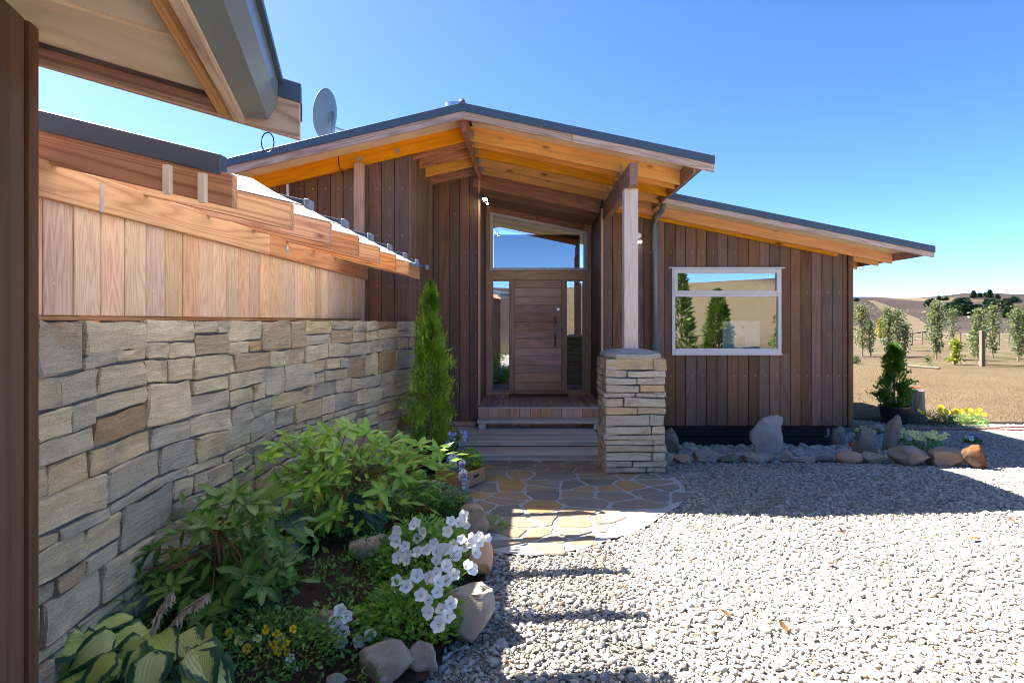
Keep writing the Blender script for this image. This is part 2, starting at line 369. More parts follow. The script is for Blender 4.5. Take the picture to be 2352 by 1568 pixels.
def pebblemat(name, stops, bump=0.2):
    t = NT(name); r = t.rnd(); c = t.ramp(r, stops, 'LINEAR')
    n = t.noise(t.pos(), 120.0, 3.0); m = t.math('ADD', 0.8, t.math('MULTIPLY', n, 0.4))
    hs = t.n('HueSaturation'); t.l(c, hs.inputs['Color']); t.l(m, hs.inputs['Value'])
    return t.done(hs.outputs[0], 0.7, 0.25)
M['pebble'] = pebblemat('mixed_gravel', [(0, (0.436, 0.392, 0.329)), (0.18, (0.356, 0.325, 0.277)), (0.32, (0.373, 0.309, 0.230)), (0.44, (0.230, 0.214, 0.194)), (0.58, (0.459, 0.419, 0.365)), (0.70, (0.309, 0.281, 0.241)), (0.80, (0.158, 0.155, 0.147)), (0.86, (0.238, 0.170, 0.111)), (0.92, (0.396, 0.365, 0.317)), (1, (0.214, 0.202, 0.186))])
M['cobble'] = pebblemat('river_cobbles', [(0, (0.420, 0.400, 0.368)), (0.3, (0.315, 0.305, 0.285)), (0.5, (0.483, 0.450, 0.396)), (0.7, (0.231, 0.225, 0.212)), (0.9, (0.546, 0.500, 0.442)), (1, (0.378, 0.310, 0.239))])
def gravel_base():
    t = NT('gravel_bed'); v = t.pos(); cell = t.n('TexVoronoi'); t.l(v, cell.inputs['Vector']); cell.inputs['Scale'].default_value = 34
    c = t.ramp(t.math('FRACT', t.math('MULTIPLY', cell.outputs['Distance'], 3.3)), [(0, (0.28, 0.255, 0.22)), (0.5, (0.36, 0.33, 0.285)), (1, (0.17, 0.155, 0.135))])
    sp = t.n('SeparateColor'); t.l(cell.outputs['Color'], sp.inputs[0])
    hs = t.n('HueSaturation'); t.l(c, hs.inputs['Color']); t.l(t.math('ADD', 0.6, t.math('MULTIPLY', sp.outputs[0], 0.6)), hs.inputs['Value'])
    t.bump(t.math('SUBTRACT', 1.0, cell.outputs['Distance']), 0.8, 0.02); return t.done(hs.outputs[0], 0.85, 0.15)
M['gravel_base'] = gravel_base()

def leafmat(name, c1, c2, tr=0.3, rough=0.4, rib=None, uv=True, spec=0.4, pos_var=0.0):
    t = NT(name); r = t.rnd(); c = t.mix(r, c1, c2)
    if pos_var:
        n = t.noise(t.coord('Object'), pos_var, 3.0); c = t.mix(t.math('MULTIPLY', t.math('SUBTRACT', n, 0.35), 2.8, clamp=True), c1, c2)
    if rib:
        s = t.n('SeparateXYZ'); t.l(t.coord('UV'), s.inputs[0])
        d = t.math('ABSOLUTE', t.math('SUBTRACT', s.outputs[0], 0.5))
        c = t.mix(t.math('MULTIPLY', t.math('SUBTRACT', 0.07, d, clamp=True), 12.0, clamp=True), c, rib)
    t.set(t.b.inputs['Base Color'], c); t.b.inputs['Roughness'].default_value = rough; t.b.inputs['Specular IOR Level'].default_value = spec
    tl = t.n('BsdfTranslucent'); g = t.n('HueSaturation'); t.l(c, g.inputs['Color']); g.inputs['Value'].default_value = 1.5; g.inputs['Saturation'].default_value = 1.16
    t.l(g.outputs[0], tl.inputs['Color'])
    m = t.n('MixShader'); m.inputs[0].default_value = tr; t.l(t.b.outputs[0], m.inputs[1]); t.l(tl.outputs[0], m.inputs[2]); t.l(m.outputs[0], t.out.inputs[0])
    return t.m
M['rhodo_a'] = leafmat('rhododendron_leaf_light', (0.172, 0.327, 0.057), (0.376, 0.540, 0.083), 0.3, 0.38, (0.589, 0.718, 0.196))
M['rhodo_b'] = leafmat('rhododendron_leaf_dark', (0.085, 0.175, 0.035), (0.175, 0.29, 0.055), 0.25, 0.4, (0.30, 0.40, 0.13))
M['rhodo_bright'] = leafmat('rhododendron_leaf_fresh', (0.192, 0.408, 0.048), (0.288, 0.504, 0.072), 0.35, 0.38, (0.480, 0.600, 0.180))
M['leaf_yellow'] = leafmat('yellowing_leaf', (0.52, 0.40, 0.04), (0.60, 0.26, 0.03), 0.3, 0.45, (0.6, 0.5, 0.2))
M['petunia_leaf'] = leafmat('petunia_leaf', (0.149, 0.299, 0.045), (0.284, 0.463, 0.083), 0.3, 0.5, None, pos_var=14.0)
M['herb'] = leafmat('low_herb_leaf', (0.070, 0.170, 0.036), (0.200, 0.380, 0.070), 0.25, 0.55, None, pos_var=9.0)
M['thuja'] = leafmat('thuja_spray', (0.104, 0.218, 0.023), (0.361, 0.532, 0.057), 0.25, 0.55, None, pos_var=7.0)
M['thuja2'] = leafmat('thuja_spray_green', (0.036, 0.102, 0.018), (0.180, 0.312, 0.036), 0.25, 0.55, None, pos_var=6.0)
M['poplar'] = leafmat('poplar_leaf', (0.075, 0.100, 0.034), (0.165, 0.188, 0.075), 0.4, 0.5, None, pos_var=2.0)
M['lime_leaf'] = leafmat('lime_leaf', (0.135, 0.180, 0.013), (0.216, 0.225, 0.023), 0.35, 0.5, None, pos_var=3.0)
M['gold_leaf'] = leafmat('gold_leaf', (0.189, 0.162, 0.013), (0.261, 0.216, 0.023), 0.35, 0.5, None, pos_var=3.0)
M['pine_needle'] = leafmat('pine_needles', (0.013, 0.032, 0.019), (0.034, 0.064, 0.034), 0.15, 0.7, None, pos_var=0.8)
M['bluegreen'] = leafmat('bluish_leaf', (0.030, 0.083, 0.060), (0.083, 0.165, 0.105), 0.15, 0.45, (0.180, 0.270, 0.180))
def hosta_mat():
    t = NT('variegated_hosta'); s = t.n('SeparateXYZ'); t.l(t.coord('UV'), s.inputs[0])
    d = t.math('ABSOLUTE', t.math('SUBTRACT', s.outputs[0], 0.5))
    n = t.noise(t.shift(t.coord('UV'), (9, 5, 3)), 5.0, 4.0, 0.65)
    edge = t.math('ADD', t.math('ADD', t.math('MULTIPLY', d, 2.0), t.math('MULTIPLY', n, 0.75)), t.math('MULTIPLY', t.math('POWER', s.outputs[1], 6.0), 0.35))
    fac = t.math('MULTIPLY', t.math('SUBTRACT', edge, 0.98), 9.0, clamp=True)
    r = t.rnd()
    cen = t.mix(r, (0.40, 0.48, 0.09), (0.58, 0.60, 0.22))
    c = t.mix(fac, cen, (0.028, 0.085, 0.04))
    w = t.math('SINE', t.math('MULTIPLY', t.math('ADD', s.outputs[0], t.math('MULTIPLY', d, t.math('MULTIPLY', s.outputs[1], -0.8))), 95.0))
    t.bump(t.math('ADD', t.math('MULTIPLY', w, 0.5), n), 0.22, 0.005)
    c = t.mix(t.math('MULTIPLY', t.math('ADD', w, 1.0), 0.035), c, (0.02, 0.05, 0.015))
    return t.done(c, 0.42, 0.35)
M['hosta'] = hosta_mat()
def flowermat(name, rim, core, rc=0.010, tr=0.25):
    t = NT(name); o = t.n('VectorMath', operation='LENGTH'); t.l(t.coord('Object'), o.inputs[0])
    f = t.math('MULTIPLY', t.math('SUBTRACT', o.outputs['Value'], rc), 1 / rc, clamp=True)
    c = t.mix(f, core, rim); t.set(t.b.inputs['Base Color'], c); t.b.inputs['Roughness'].default_value = 0.6; t.b.inputs['Specular IOR Level'].default_value = 0.2
    tl = t.n('BsdfTranslucent'); t.l(c, tl.inputs['Color']); m = t.n('MixShader'); m.inputs[0].default_value = tr
    t.l(t.b.outputs[0], m.inputs[1]); t.l(tl.outputs[0], m.inputs[2]); t.l(m.outputs[0], t.out.inputs[0]); return t.m
M['fl_white'] = flowermat('white_petal', (0.84, 0.84, 0.82), (0.62, 0.66, 0.25), 0.008)
M['fl_yellow'] = flowermat('yellow_petal', (0.82, 0.62, 0.02), (0.35, 0.16, 0.01), 0.004)
M['fl_cream'] = flowermat('cream_petal', (0.82, 0.80, 0.36), (0.80, 0.62, 0.05), 0.005)
M['fl_blue'] = flowermat('blue_petal', (0.26, 0.36, 0.80), (0.55, 0.60, 0.85), 0.004)
M['fl_red'] = flowermat('red_petal', (0.62, 0.012, 0.012), (0.4, 0.0, 0.0), 0.004)
M['fl_violet'] = flowermat('violet_petal', (0.16, 0.10, 0.34), (0.8, 0.8, 0.8), 0.005)
M['dry'] = plain('dry_seed_head', (0.48, 0.38, 0.26), 0.9, 0.1, nsc=20, amt=0.3)
M['stem_red'] = plain('reddish_stem', (0.24, 0.12, 0.06), 0.7, 0.2, nsc=20, amt=0.3)
M['stem_green'] = plain('green_stem', (0.16, 0.22, 0.05), 0.6, 0.2)
M['bark'] = plain('grey_bark', (0.17, 0.135, 0.10), 0.9, 0.1, nsc=15, amt=0.4)
M['straw'] = leafmat('dry_grass_blade', (0.115, 0.082, 0.045), (0.175, 0.135, 0.08), 0.25, 0.8, None, pos_var=1.2)
M['dead_leaf'] = plain('dead_leaf', (0.135, 0.063, 0.020), 0.8, 0.2, nsc=40, amt=0.4)

def ground_mat():
    t = NT('dry_field'); p = t.pos(); s = t.n('SeparateXYZ'); t.l(p, s.inputs[0])
    r = t.n('VectorMath', operation='LENGTH'); t.l(p, r.inputs[0]); rr = r.outputs['Value']
    a = t.noise(p, 0.35, 5.0, 0.65); b = t.noise(p, 6.0, 4.0, 0.7); e = t.noise(p, 45.0, 3.0)
    lawn = t.ramp(t.math('ADD', t.math('MULTIPLY', a, 0.5), t.math('MULTIPLY', b, 0.5)), [(0.3, (0.062, 0.044, 0.024)), (0.5, (0.105, 0.075, 0.042)), (0.7, (0.135, 0.103, 0.062))])
    green = t.math('MULTIPLY', t.math('SUBTRACT', t.noise(p, 0.22, 4.0), 0.5), 7.0, clamp=True)
    far = t.math('MULTIPLY', t.math('SUBTRACT', rr, 26.0), 0.1, clamp=True)
    fieldc = t.mix(t.math('MULTIPLY', green, 0.7), t.ramp(a, [(0.3, (0.062, 0.046, 0.032)), (0.6, (0.105, 0.080, 0.049))]), (0.058, 0.058, 0.022))
    c = t.mix(far, lawn, fieldc)
    c = t.mix(t.math('MULTIPLY', t.math('SUBTRACT', -7.0, s.outputs[1]), 0.3, clamp=True), c, t.ramp(b, [(0.35, (0.030, 0.027, 0.016)), (0.65, (0.075, 0.062, 0.036))]))
    hillf = t.math('MULTIPLY', t.math('SUBTRACT', s.outputs[2], 0.35), 1.6, clamp=True)
    n3 = t.noise(p, 0.09, 6.0, 0.7); n4 = t.noise(p, 1.3, 4.0, 0.7)
    tr = t.math('ADD', t.noise(t.map(p, (0.034, 0.007, 0.0), (0, 0, -0.9)), 1.0, 2.0, 0.5), t.math('MULTIPLY', n4, 0.12))
    hill = t.ramp(t.math('ADD', t.math('MULTIPLY', n3, 0.6), t.math('MULTIPLY', n4, 0.4)), [(0.3, (0.020, 0.0155, 0.0150)), (0.5, (0.034, 0.0265, 0.0245)), (0.68, (0.062, 0.049, 0.037))])
    hill = t.mix(t.math('MULTIPLY', t.math('SUBTRACT', tr, 0.64), 16.0, clamp=True), hill, (0.108, 0.082, 0.050))
    c = t.mix(hillf, c, hill)
    hs = t.n('HueSaturation'); t.l(c, hs.inputs['Color']); t.l(t.math('ADD', 0.75, t.math('MULTIPLY', e, 0.5)), hs.inputs['Value'])
    t.bump(t.math('ADD', e, b), 0.8, 0.03); return t.done(hs.outputs[0], 0.95, 0.05)
M['ground'] = ground_mat()
# ------------------------------------------------------------------ terrain
CREST = [(1500, 700), (1958, 694), (1991, 690), (2043, 694), (2110, 691.5), (2168, 687), (2226, 680), (2284, 681), (2352, 685), (2700, 690)]
def crest_y(px):
    if px <= CREST[0][0]: return CREST[0][1]
    for (a, ya), (b, yb) in zip(CREST, CREST[1:]):
        if px <= b: return ya + (yb - ya) * (px - a) / (b - a)
    return CREST[-1][1]
def terrain(x, y):
    r = math.hypot(x, y); z = -0.03
    if y > 0:
        px = CX + F * x / max(y, 0.15 * r); yc = r * 0.0 + y
        zc = 2 + (740 - crest_y(px)) / F * max(200 * y / r, 60) + 0.5
        wob = noise.noise(Vector((x * 0.02, y * 0.02, 3))) * 1.2 * sstep(80, 140, r) * (1 - sstep(170, 200, r))
        z += (zc + wob * 1.3) * (sstep(55, 200, r) ** 1.15) * sstep(0, 0.35, y / max(r, 1e-3)) - 6 * sstep(205, 320, r)
    back = sstep(-0.15, -0.6, y / max(r, 1e-3)) if r > 0 else 0
    z += back * (5.9 * sstep(11, 44, r) + 0.6 * noise.noise(Vector((x * 0.08, y * 0.08, 0))) * sstep(15, 30, r))
    return z
def make_ground():
    na = 240; rs = [0.0] + [3 * 1.085 ** i for i in range(70)]
    rs = [r for r in rs if r < 900]
    v = [(0, 0, terrain(0, 0))]; f = []
    for r in rs[1:]:
        for k in range(na):
            a = 2 * math.pi * k / na; x, y = r * math.sin(a), r * math.cos(a); v.append((x, y, terrain(x, y)))
    for k in range(na): f.append((0, 1 + (k + 1) % na, 1 + k))
    for i in range(len(rs) - 2):
        b = 1 + i * na
        for k in range(na):
            k2 = (k + 1) % na; f.append((b + k, b + k2, b + na + k2, b + na + k))
    o = mesh_obj('ground', v, [q[::-1] for q in f], M['ground'], smooth=True); o.data.flip_normals(); tag(o, kind='structure')
    return o
ground = make_ground()
# make sure the sheet faces up
if ground.data.polygons[200].normal.z < 0: ground.data.flip_normals()
def hit(px, py):
    dx, dz = (px - CX) / F, -(py - CY) / F; D = 10.0
    while D < 400:
        if H + dz * D <= terrain(dx * D, D): break
        D += 0.25 + D * 0.004
    return Vector((dx * D, D, terrain(dx * D, D)))

# ------------------------------------------------------------------ gravel yard
PAVE = [(1.60, 6.80), (1.66, 6.6), (1.69, 6.35), (1.67, 6.05), (1.60, 5.8), (1.47, 5.52), (1.288, 5.31), (1.08, 5.03), (0.874, 4.82), (0.473, 4.515), (0.25, 4.40), (0.057, 4.35), (-0.12, 4.37), (-0.283, 4.455), (-0.40, 4.75), (-0.517, 5.08), (-0.68, 5.70), (-0.85, 6.1), (-1.1, 6.7), (-1.2, 7.63), (1.3, 7.63), (1.3, 7.0)]
def catmull(P_, n=6):
    out = []
    for i in range(len(P_)):
        p0, p1, p2, p3 = P_[i - 1], P_[i], P_[(i + 1) % len(P_)], P_[(i + 2) % len(P_)]
        for k in range(n):
            t = k / n; out.append(tuple(0.5 * ((2 * p1[j]) + (-p0[j] + p2[j]) * t + (2*p0[j] - 5*p1[j] + 4*p2[j] - p3[j]) * t*t + (-p0[j] + 3*p1[j] - 3*p2[j] + p3[j]) * t**3) for j in (0, 1)))
    return out
PAVE = catmull(PAVE)
def inpoly(x, y, poly):
    c = False; n = len(poly)
    for i in range(n):
        x1, y1 = poly[i]; x2, y2 = poly[i - 1]
        if (y1 > y) != (y2 > y) and x < (x2 - x1) * (y - y1) / (y2 - y1) + x1: c = not c
    return c
def gravel_here(x, y):
    if x < xb(y) + 0.02 + 0.05 * noise.noise(Vector((x * 5, y * 5, 0))): return False
    if inpoly(x, y, PAVE): return False
    if y > 7.6 and x < 1.25: return False
    if y > 8.95 and x < 5.6: return False
    if y > 7.45 and 1.1 < x < 1.7: return True
    edge = 11.0 + 0.0 * x
    if x < 7.5: edge = 11.0 + (7.5 - x) * 0.55
    return y < edge
def grid_sheet(name, x0, x1, y0, y1, st, zf, mat, keep=None, dz=0.0):
    nx = int(round((x1 - x0) / st)) + 1; ny = int(round((y1 - y0) / st)) + 1; v = []; idx = {}; f = []
    for j in range(ny):
        for i in range(nx):
            x, y = x0 + i * st, y0 + j * st
            idx[i, j] = len(v); v.append((x, y, zf(x, y) + dz))
    for j in range(ny - 1):
        for i in range(nx - 1):
            x, y = x0 + (i + 0.5) * st, y0 + (j + 0.5) * st
            if keep is None or keep(x, y): f.append((idx[i, j], idx[i + 1, j], idx[i + 1, j + 1], idx[i, j + 1]))
    used = sorted({k for q in f for k in q}); mp = {k: i for i, k in enumerate(used)}
    return mesh_obj(name, [v[k] for k in used], [tuple(mp[k] for k in q) for q in f], mat, smooth=True)
def gravel_base_keep(x, y):
    if y > 11.0 + max(0, (7.5 - x) * 0.55): return False
    return not (x < xb(y) - 0.4 and y > 0.5 and y < 7.6)
gravel_yard = grid_sheet('gravel_yard', -6.0, 14.0, -9.0, 14.0, 0.25, gz, M['gravel_base'], gravel_base_keep, dz=-0.006)
tag(gravel_yard, kind='structure')

def scatter(name, tris_src, mat, size, density_fn, x0, x1, y0, y1, st, zf, seed=1, flat=0.55, kind='stuff', label=None, cat=None, zoff=0.0, sub=2):
    """pebbles laid by geometry nodes on a sheet that only exists where they lie"""
    nx = int((x1 - x0) / st); ny = int((y1 - y0) / st); v = []; f = []; dn = []
    for j in range(ny):
        for i in range(nx):
            x, y = x0 + i * st, y0 + j * st; d = density_fn(x + st / 2, y + st / 2)
            if d <= 0: continue
            b = len(v); v += [(x, y, zf(x, y)), (x + st, y, zf(x + st, y)), (x + st, y + st, zf(x + st, y + st)), (x, y + st, zf(x, y + st))]
            f.append((b, b + 1, b + 2, b + 3)); dn += [d] * 4
    o = mesh_obj(name, v, f, mat)
    at = o.data.attributes.new('dens', 'FLOAT', 'POINT'); at.data.foreach_set('value', dn)
    ng = bpy.data.node_groups.new(name, 'GeometryNodeTree')
    ng.interface.new_socket('Geometry', in_out='INPUT', socket_type='NodeSocketGeometry')
    ng.interface.new_socket('Geometry', in_out='OUTPUT', socket_type='NodeSocketGeometry')
    N = ng.nodes.new; L = ng.links.new
    gi, go = N('NodeGroupInput'), N('NodeGroupOutput')
    na = N('GeometryNodeInputNamedAttribute'); na.data_type = 'FLOAT'; na.inputs['Name'].default_value = 'dens'
    di = N('GeometryNodeDistributePointsOnFaces'); di.inputs['Seed'].default_value = seed
    L(gi.outputs[0], di.inputs['Mesh']); L(na.outputs[0], di.inputs['Density'])
    ico = N('GeometryNodeMeshIcoSphere'); ico.inputs['Radius'].default_value = 1.0; ico.inputs['Subdivisions'].default_value = sub
    sm = N('GeometryNodeSetShadeSmooth'); L(ico.outputs[0], sm.inputs[0])
    mt = N('GeometryNodeSetMaterial'); mt.inputs['Material'].default_value = mat; L(sm.outputs[0], mt.inputs[0])
    io = N('GeometryNodeInstanceOnPoints'); L(di.outputs[0], io.inputs['Points']); L(mt.outputs[0], io.inputs['Instance'])
    rr = N('FunctionNodeRandomValue'); rr.data_type = 'FLOAT_VECTOR'; rr.inputs[0].default_value = (-0.45, -0.45, 0); rr.inputs[1].default_value = (0.45, 0.45, 6.283)
    L(rr.outputs[0], io.inputs['Rotation'])
    rs = N('FunctionNodeRandomValue'); rs.data_type = 'FLOAT_VECTOR'
    rs.inputs[0].default_value = (size * 0.45, size * 0.40, size * 0.28); rs.inputs[1].default_value = (size * 1.0, size * 0.72, size * flat); rs.inputs['Seed'].default_value = 3
    rf = N('FunctionNodeRandomValue'); rf.data_type = 'FLOAT'; rf.inputs[2].default_value = 0.0; rf.inputs[3].default_value = 1.0; rf.inputs['Seed'].default_value = 9
    pw = N('ShaderNodeMath'); pw.operation = 'POWER'; L(rf.outputs[1], pw.inputs[0]); pw.inputs[1].default_value = 4.5
    ad = N('ShaderNodeMath'); ad.operation = 'MULTIPLY_ADD'; L(pw.outputs[0], ad.inputs[0]); ad.inputs[1].default_value = 1.6; ad.inputs[2].default_value = 0.64
    vm = N('ShaderNodeVectorMath'); vm.operation = 'SCALE'; L(rs.outputs[0], vm.inputs[0]); L(ad.outputs[0], vm.inputs['Scale'])
    L(vm.outputs[0], io.inputs['Scale'])
    tr = N('GeometryNodeTranslateInstances'); L(io.outputs[0], tr.inputs[0])
    tv = N('FunctionNodeRandomValue'); tv.data_type = 'FLOAT_VECTOR'; tv.inputs[0].default_value = (0, 0, -size * 0.15 + zoff); tv.inputs[1].default_value = (0, 0, size * 0.42 + zoff); tv.inputs['Seed'].default_value = 5
    L(tv.outputs[0], tr.inputs['Translation']); tr.inputs['Local Space'].default_value = False
    L(tr.outputs[0], go.inputs[0])
    md = o.modifiers.new('stones', 'NODES'); md.node_group = ng
    return tag(o, label, cat, kind=kind)
def gdens(x, y):
    if not gravel_here(x, y) or y < 2.2: return 0
    if x > 0.98 * y + 0.6: return 0
    if x < -0.9 * y: return 0
    if 7.55 < y < 9.2 and 1.55 < x < 5.6: return 0
    return (4000 if y < 5 else (3200 if y < 7.2 else 2100)) * (0.75 + 0.5 * noise.noise(Vector((x * 0.9, y * 0.9, 8))))
scatter('gravel', None, M['pebble'], 0.0168, gdens, -1.6, 11.5, 2.2, 13.0, 0.06, gz, 2, label='pale grey and cream rounded gravel covering the yard', cat='gravel')
def cdens(x, y):
    if 7.62 < y < 9.05 and 1.62 < x < 5.0: return 420
    if 7.7 < y < 9.9 and 5.0 <= x < 6.3 + (y - 8) * 0.2: return 420
    return 0
scatter('river_cobbles', None, M['cobble'], 0.05, cdens, 1.5, 7.2, 7.5, 10.0, 0.06, gz, 4, flat=0.6, label='rounded grey river cobbles lying under the house edge', cat='cobbles')

# ------------------------------------------------------------------ planting bed
garden_bed = grid_sheet('garden_bed', -2.9, -0.1, 0.9, 7.5, 0.05, bz, M['soil'], lambda x, y: x < xb(y) + 0.06 and y < 7.4)
tag(garden_bed, kind='structure')

# ------------------------------------------------------------------ flagstone paving
def pz(x, y): return gz(x, y) + 0.012
pave_o = grid_sheet('paving', -1.3, 1.8, 4.3, 7.66, 0.02, pz, M['mortar_pale'], lambda x, y: inpoly(x, y, PAVE))
tag(pave_o, kind='structure')
def snap_edge(o, poly):
    bm = bmesh.new(); bm.from_mesh(o.data)
    for v in bm.verts:
        if v.is_boundary:
            best = None; p = v.co.xy
            for i in range(len(poly)):
                a, q = Vector(poly[i - 1]), Vector(poly[i]); e = q - a; t = max(0, min(1, (p - a).dot(e) / max(e.length_squared, 1e-9))); w = a + e * t; dd = (w - p).length
                if best is None or dd < best[0]: best = (dd, w)
            if best[0] < 0.03: v.co.x, v.co.y = best[1]
    bm.to_mesh(o.data); bm.free()
snap_edge(pave_o, PAVE)
def clip(poly, a, b, c):                         # keep a*x + b*y <= c
    out = []
    for i in range(len(poly)):
        p, q = poly[i], poly[(i + 1) % len(poly)]; dp = a*p[0] + b*p[1] - c; dq = a*q[0] + b*q[1] - c
        if dp <= 0: out.append(p)
        if dp * dq < 0:
            t = dp / (dp - dq); out.append((p[0] + (q[0]-p[0])*t, p[1] + (q[1]-p[1])*t))
    return out
def make_flags():
    rr = random.Random(4); seeds = []
    y = 4.38; row = 0
    while y < 7.7:
        x = -1.3 + (row % 2) * 0.2 + rr.uniform(-0.08, 0.08)
        while x < 1.75:
            if inpoly(x, y, PAVE):
                if rr.random() > 0.13: seeds.append((x + rr.uniform(-0.12, 0.12), y + rr.uniform(-0.10, 0.10)))
            x += rr.uniform(0.25, 0.44)
        y += 0.235; row += 1
    for s in seeds:
        poly = [(s[0]-.6, s[1]-.5), (s[0]+.6, s[1]-.5), (s[0]+.6, s[1]+.5), (s[0]-.6, s[1]+.5)]
        for q in seeds:
            if q is s or abs(q[0]-s[0]) > 1.2 or abs(q[1]-s[1]) > 1.0: continue
            a, b = q[0]-s[0], (q[1]-s[1]) * 1.35; L = math.hypot(a, b); mx, my = (s[0]+q[0])/2, (s[1]+q[1])/2
            poly = clip(poly, a / L, b / L, (a*mx + b*my) / L - 0.017)
            if len(poly) < 3: break
        # pull back inside the paved edge
        cx, cy = s
        pts = []
        for (x, y) in poly:
            k = 1.0
            while k > 0.2 and not inpoly(cx + (x-cx)*k + (0.05 if x > cx else -0.05), cy + (y-cy)*k + (0.05 if y > cy else -0.05), PAVE): k -= 0.06
            pts.append((cx + (x-cx)*k, cy + (y-cy)*k))
        if len(pts) < 3: continue
        # soften the outline
        sm = []
        n = len(pts)
        for i in range(n):
            p, q = pts[i], pts[(i + 1) % n]
            e = math.hypot(q[0]-p[0], q[1]-p[1])
            if e < 0.03: continue
            for t in (0.10, 0.3, 0.5, 0.7, 0.90):
                j = 0.011 * rr.uniform(-1, 1) if 0.2 < t < 0.8 else 0
                sm.append((p[0] + (q[0]-p[0])*t + j, p[1] + (q[1]-p[1])*t + j))
        area = 0.5 * abs(sum(sm[i][0]*sm[(i+1) % len(sm)][1] - sm[(i+1) % len(sm)][0]*sm[i][1] for i in range(len(sm))))
        if area < 0.012 or len(sm) < 5: continue
        n = len(sm); h = 0.020 + rr.uniform(-0.004, 0.005); tx, ty = rr.uniform(-.012, .012), rr.uniform(-.012, .012)
        v = []
        for (ins, dz) in ((0, -0.01), (0.0, h - 0.006), (0.008, h)):
            for (x, y) in sm:
                L = math.hypot(x-cx, y-cy) or 1; k = max(0, 1 - ins / L)
                X, Y = cx + (x-cx)*k, cy + (y-cy)*k; v.append((X - cx, Y - cy, gz(X, Y) + dz + (X-cx)*tx + (Y-cy)*ty))
        v.append((0, 0, gz(cx, cy) + h + 0.001))
        f = []
        for L in range(2):
            for i in range(n): f.append((L*n + i, L*n + (i+1) % n, (L+1)*n + (i+1) % n, (L+1)*n + i))
        for i in range(n): f.append((2*n + i, 2*n + (i+1) % n, 3*n))
        o = mesh_obj('flagstone', v, f, M['flag'], pave_o, Matrix.Translation((cx, cy, 0)))
        if o.data.polygons[-1].normal.z < 0: o.data.flip_normals()
make_flags()

# ------------------------------------------------------------------ the house
house = thing('house', 'timber house with dark vertical cladding, low gable roof and stone pillar porch', 'house', (1.0, 9.1, 0.0))
RX, RZ, SR, SL, DF = -0.768, 4.54, 0.21, 0.237, 6.65
def T(x): return RZ - SR * (x - RX) if x >= RX else RZ - SL * (RX - x)
def T2(x): return 3.719 - 0.202 * (x - 2.733)
COV = 0.165
def wall_part(boxes, mat=None):
    m = MB()
    for b in boxes: m.box(*b)
    return m.build('wall', mat or M['black_wood'], house)
NAIL = {}
def nails(pts, n, parent, r=0.0062):
    m = MB(); n = Vector(n)
    a = n.cross(Vector((0, 0, 1))).normalized(); b = Vector((0, 0, 1))
    for p in pts:
        p = Vector(p) + n * 0.003
        vs = [p + (a * math.cos(t) + b * math.sin(t)) * r for t in [k * math.pi / 3 for k in range(6)]]
        m.add(vs + [p + n * 0.003], [(k, (k + 1) % 6, 6) for k in range(6)])
    o = m.build('nail_heads', M['white'], parent); tag(o, kind='stuff'); return o
def clad(parent, o, u, n, joints, bottom, topf, mat, t=0.022, gap=0.007, holes=(), nail_z=(), c=0.005):
    """vertical boards between consecutive joints; topf gives local top height; holes = (u0,u1,z0,z1)"""
    w = frame_axes(o, u, n); pts = []; O = Vector(o); U = Vector(u).normalized(); Nn = Vector(n).normalized()
    for a, b in zip(joints, joints[1:]):
        a2, b2 = a + gap / 2, b - gap / 2
        pieces = [(bottom, None)]
        mid = (a + b) / 2
        h = [q for q in holes if a2 < q[1] and b2 > q[0]]
        if h:
            q = h[0]
            pieces = [(bottom, q[2]), (q[3], None)]
            for (e0, e1) in ((a2, min(b2, q[0])), (max(a2, q[1]), b2)):     # slivers beside the opening
                if e1 - e0 > 0.02: plank('board', [(e0, q[2]), (e1, q[2]), (e1, q[3]), (e0, q[3])], t, mat, parent, w, 0.003)
        jit = R.uniform(-0.0012, 0.0012)
        for z0, z1 in pieces:
            za = topf(a2) if z1 is None else z1; zb = topf(b2) if z1 is None else z1
            if min(za, zb) - z0 < 0.02: continue
            plank('board', [(a2, z0), (b2, z0), (b2, zb), (a2, za)], t + jit, mat, parent, w, c)
            for z in nail_z:
                if z0 < z < min(za, zb) - 0.02:
                    pts.append(O + U * (a + 0.055 + (b - a > 0.12) * 0.05) + Nn * (t + jit) + Vector((0, 0, z)))
    if pts: nails(pts, n, parent)
def joints(x0, x1, phase, cov=COV):
    js = [x0]; k = math.ceil((x0 - phase) / cov - 0.05)
    while phase + k * cov < x1 - 0.03:
        if phase + k * cov > x0 + 0.03: js.append(phase + k * cov)
        k += 1
    return js + [x1]
NZ = (0.45, 1.12, 1.78, 2.45, 3.1, 3.7)
# gable wall at the left (A)
YA, XC = 7.36, -1.537
wA = wall_part([(-6.5, -3.9, YA + 0.005, YA + 0.1, 0.33, 3.1), (-3.9, XC - 0.02, YA + 0.005, YA + 0.1, 0.33, 3.7), (-2.4, XC - 0.02, YA + 0.004, YA + 0.09, 3.7, 4.05)])
clad(wA, (0, YA, 0), (1, 0, 0), (0, -1, 0), joints(-5.6, XC, -1.562), 0.33, lambda x: T(x) - 0.09, M['cedar_dark'], nail_z=NZ)
# return wall facing right
YB = 9.1
wR = wall_part([(XC - 0.1, XC - 0.005, YA + 0.02, YB, 0.33, 4.25)])
clad(wR, (XC, YA, 0), (0, 1, 0), (1, 0, 0), joints(-0.02, YB - YA, 0.11, 0.125), 0.33, lambda x: T(XC) - 0.10, M['cedar_dark'], nail_z=NZ[1:4])
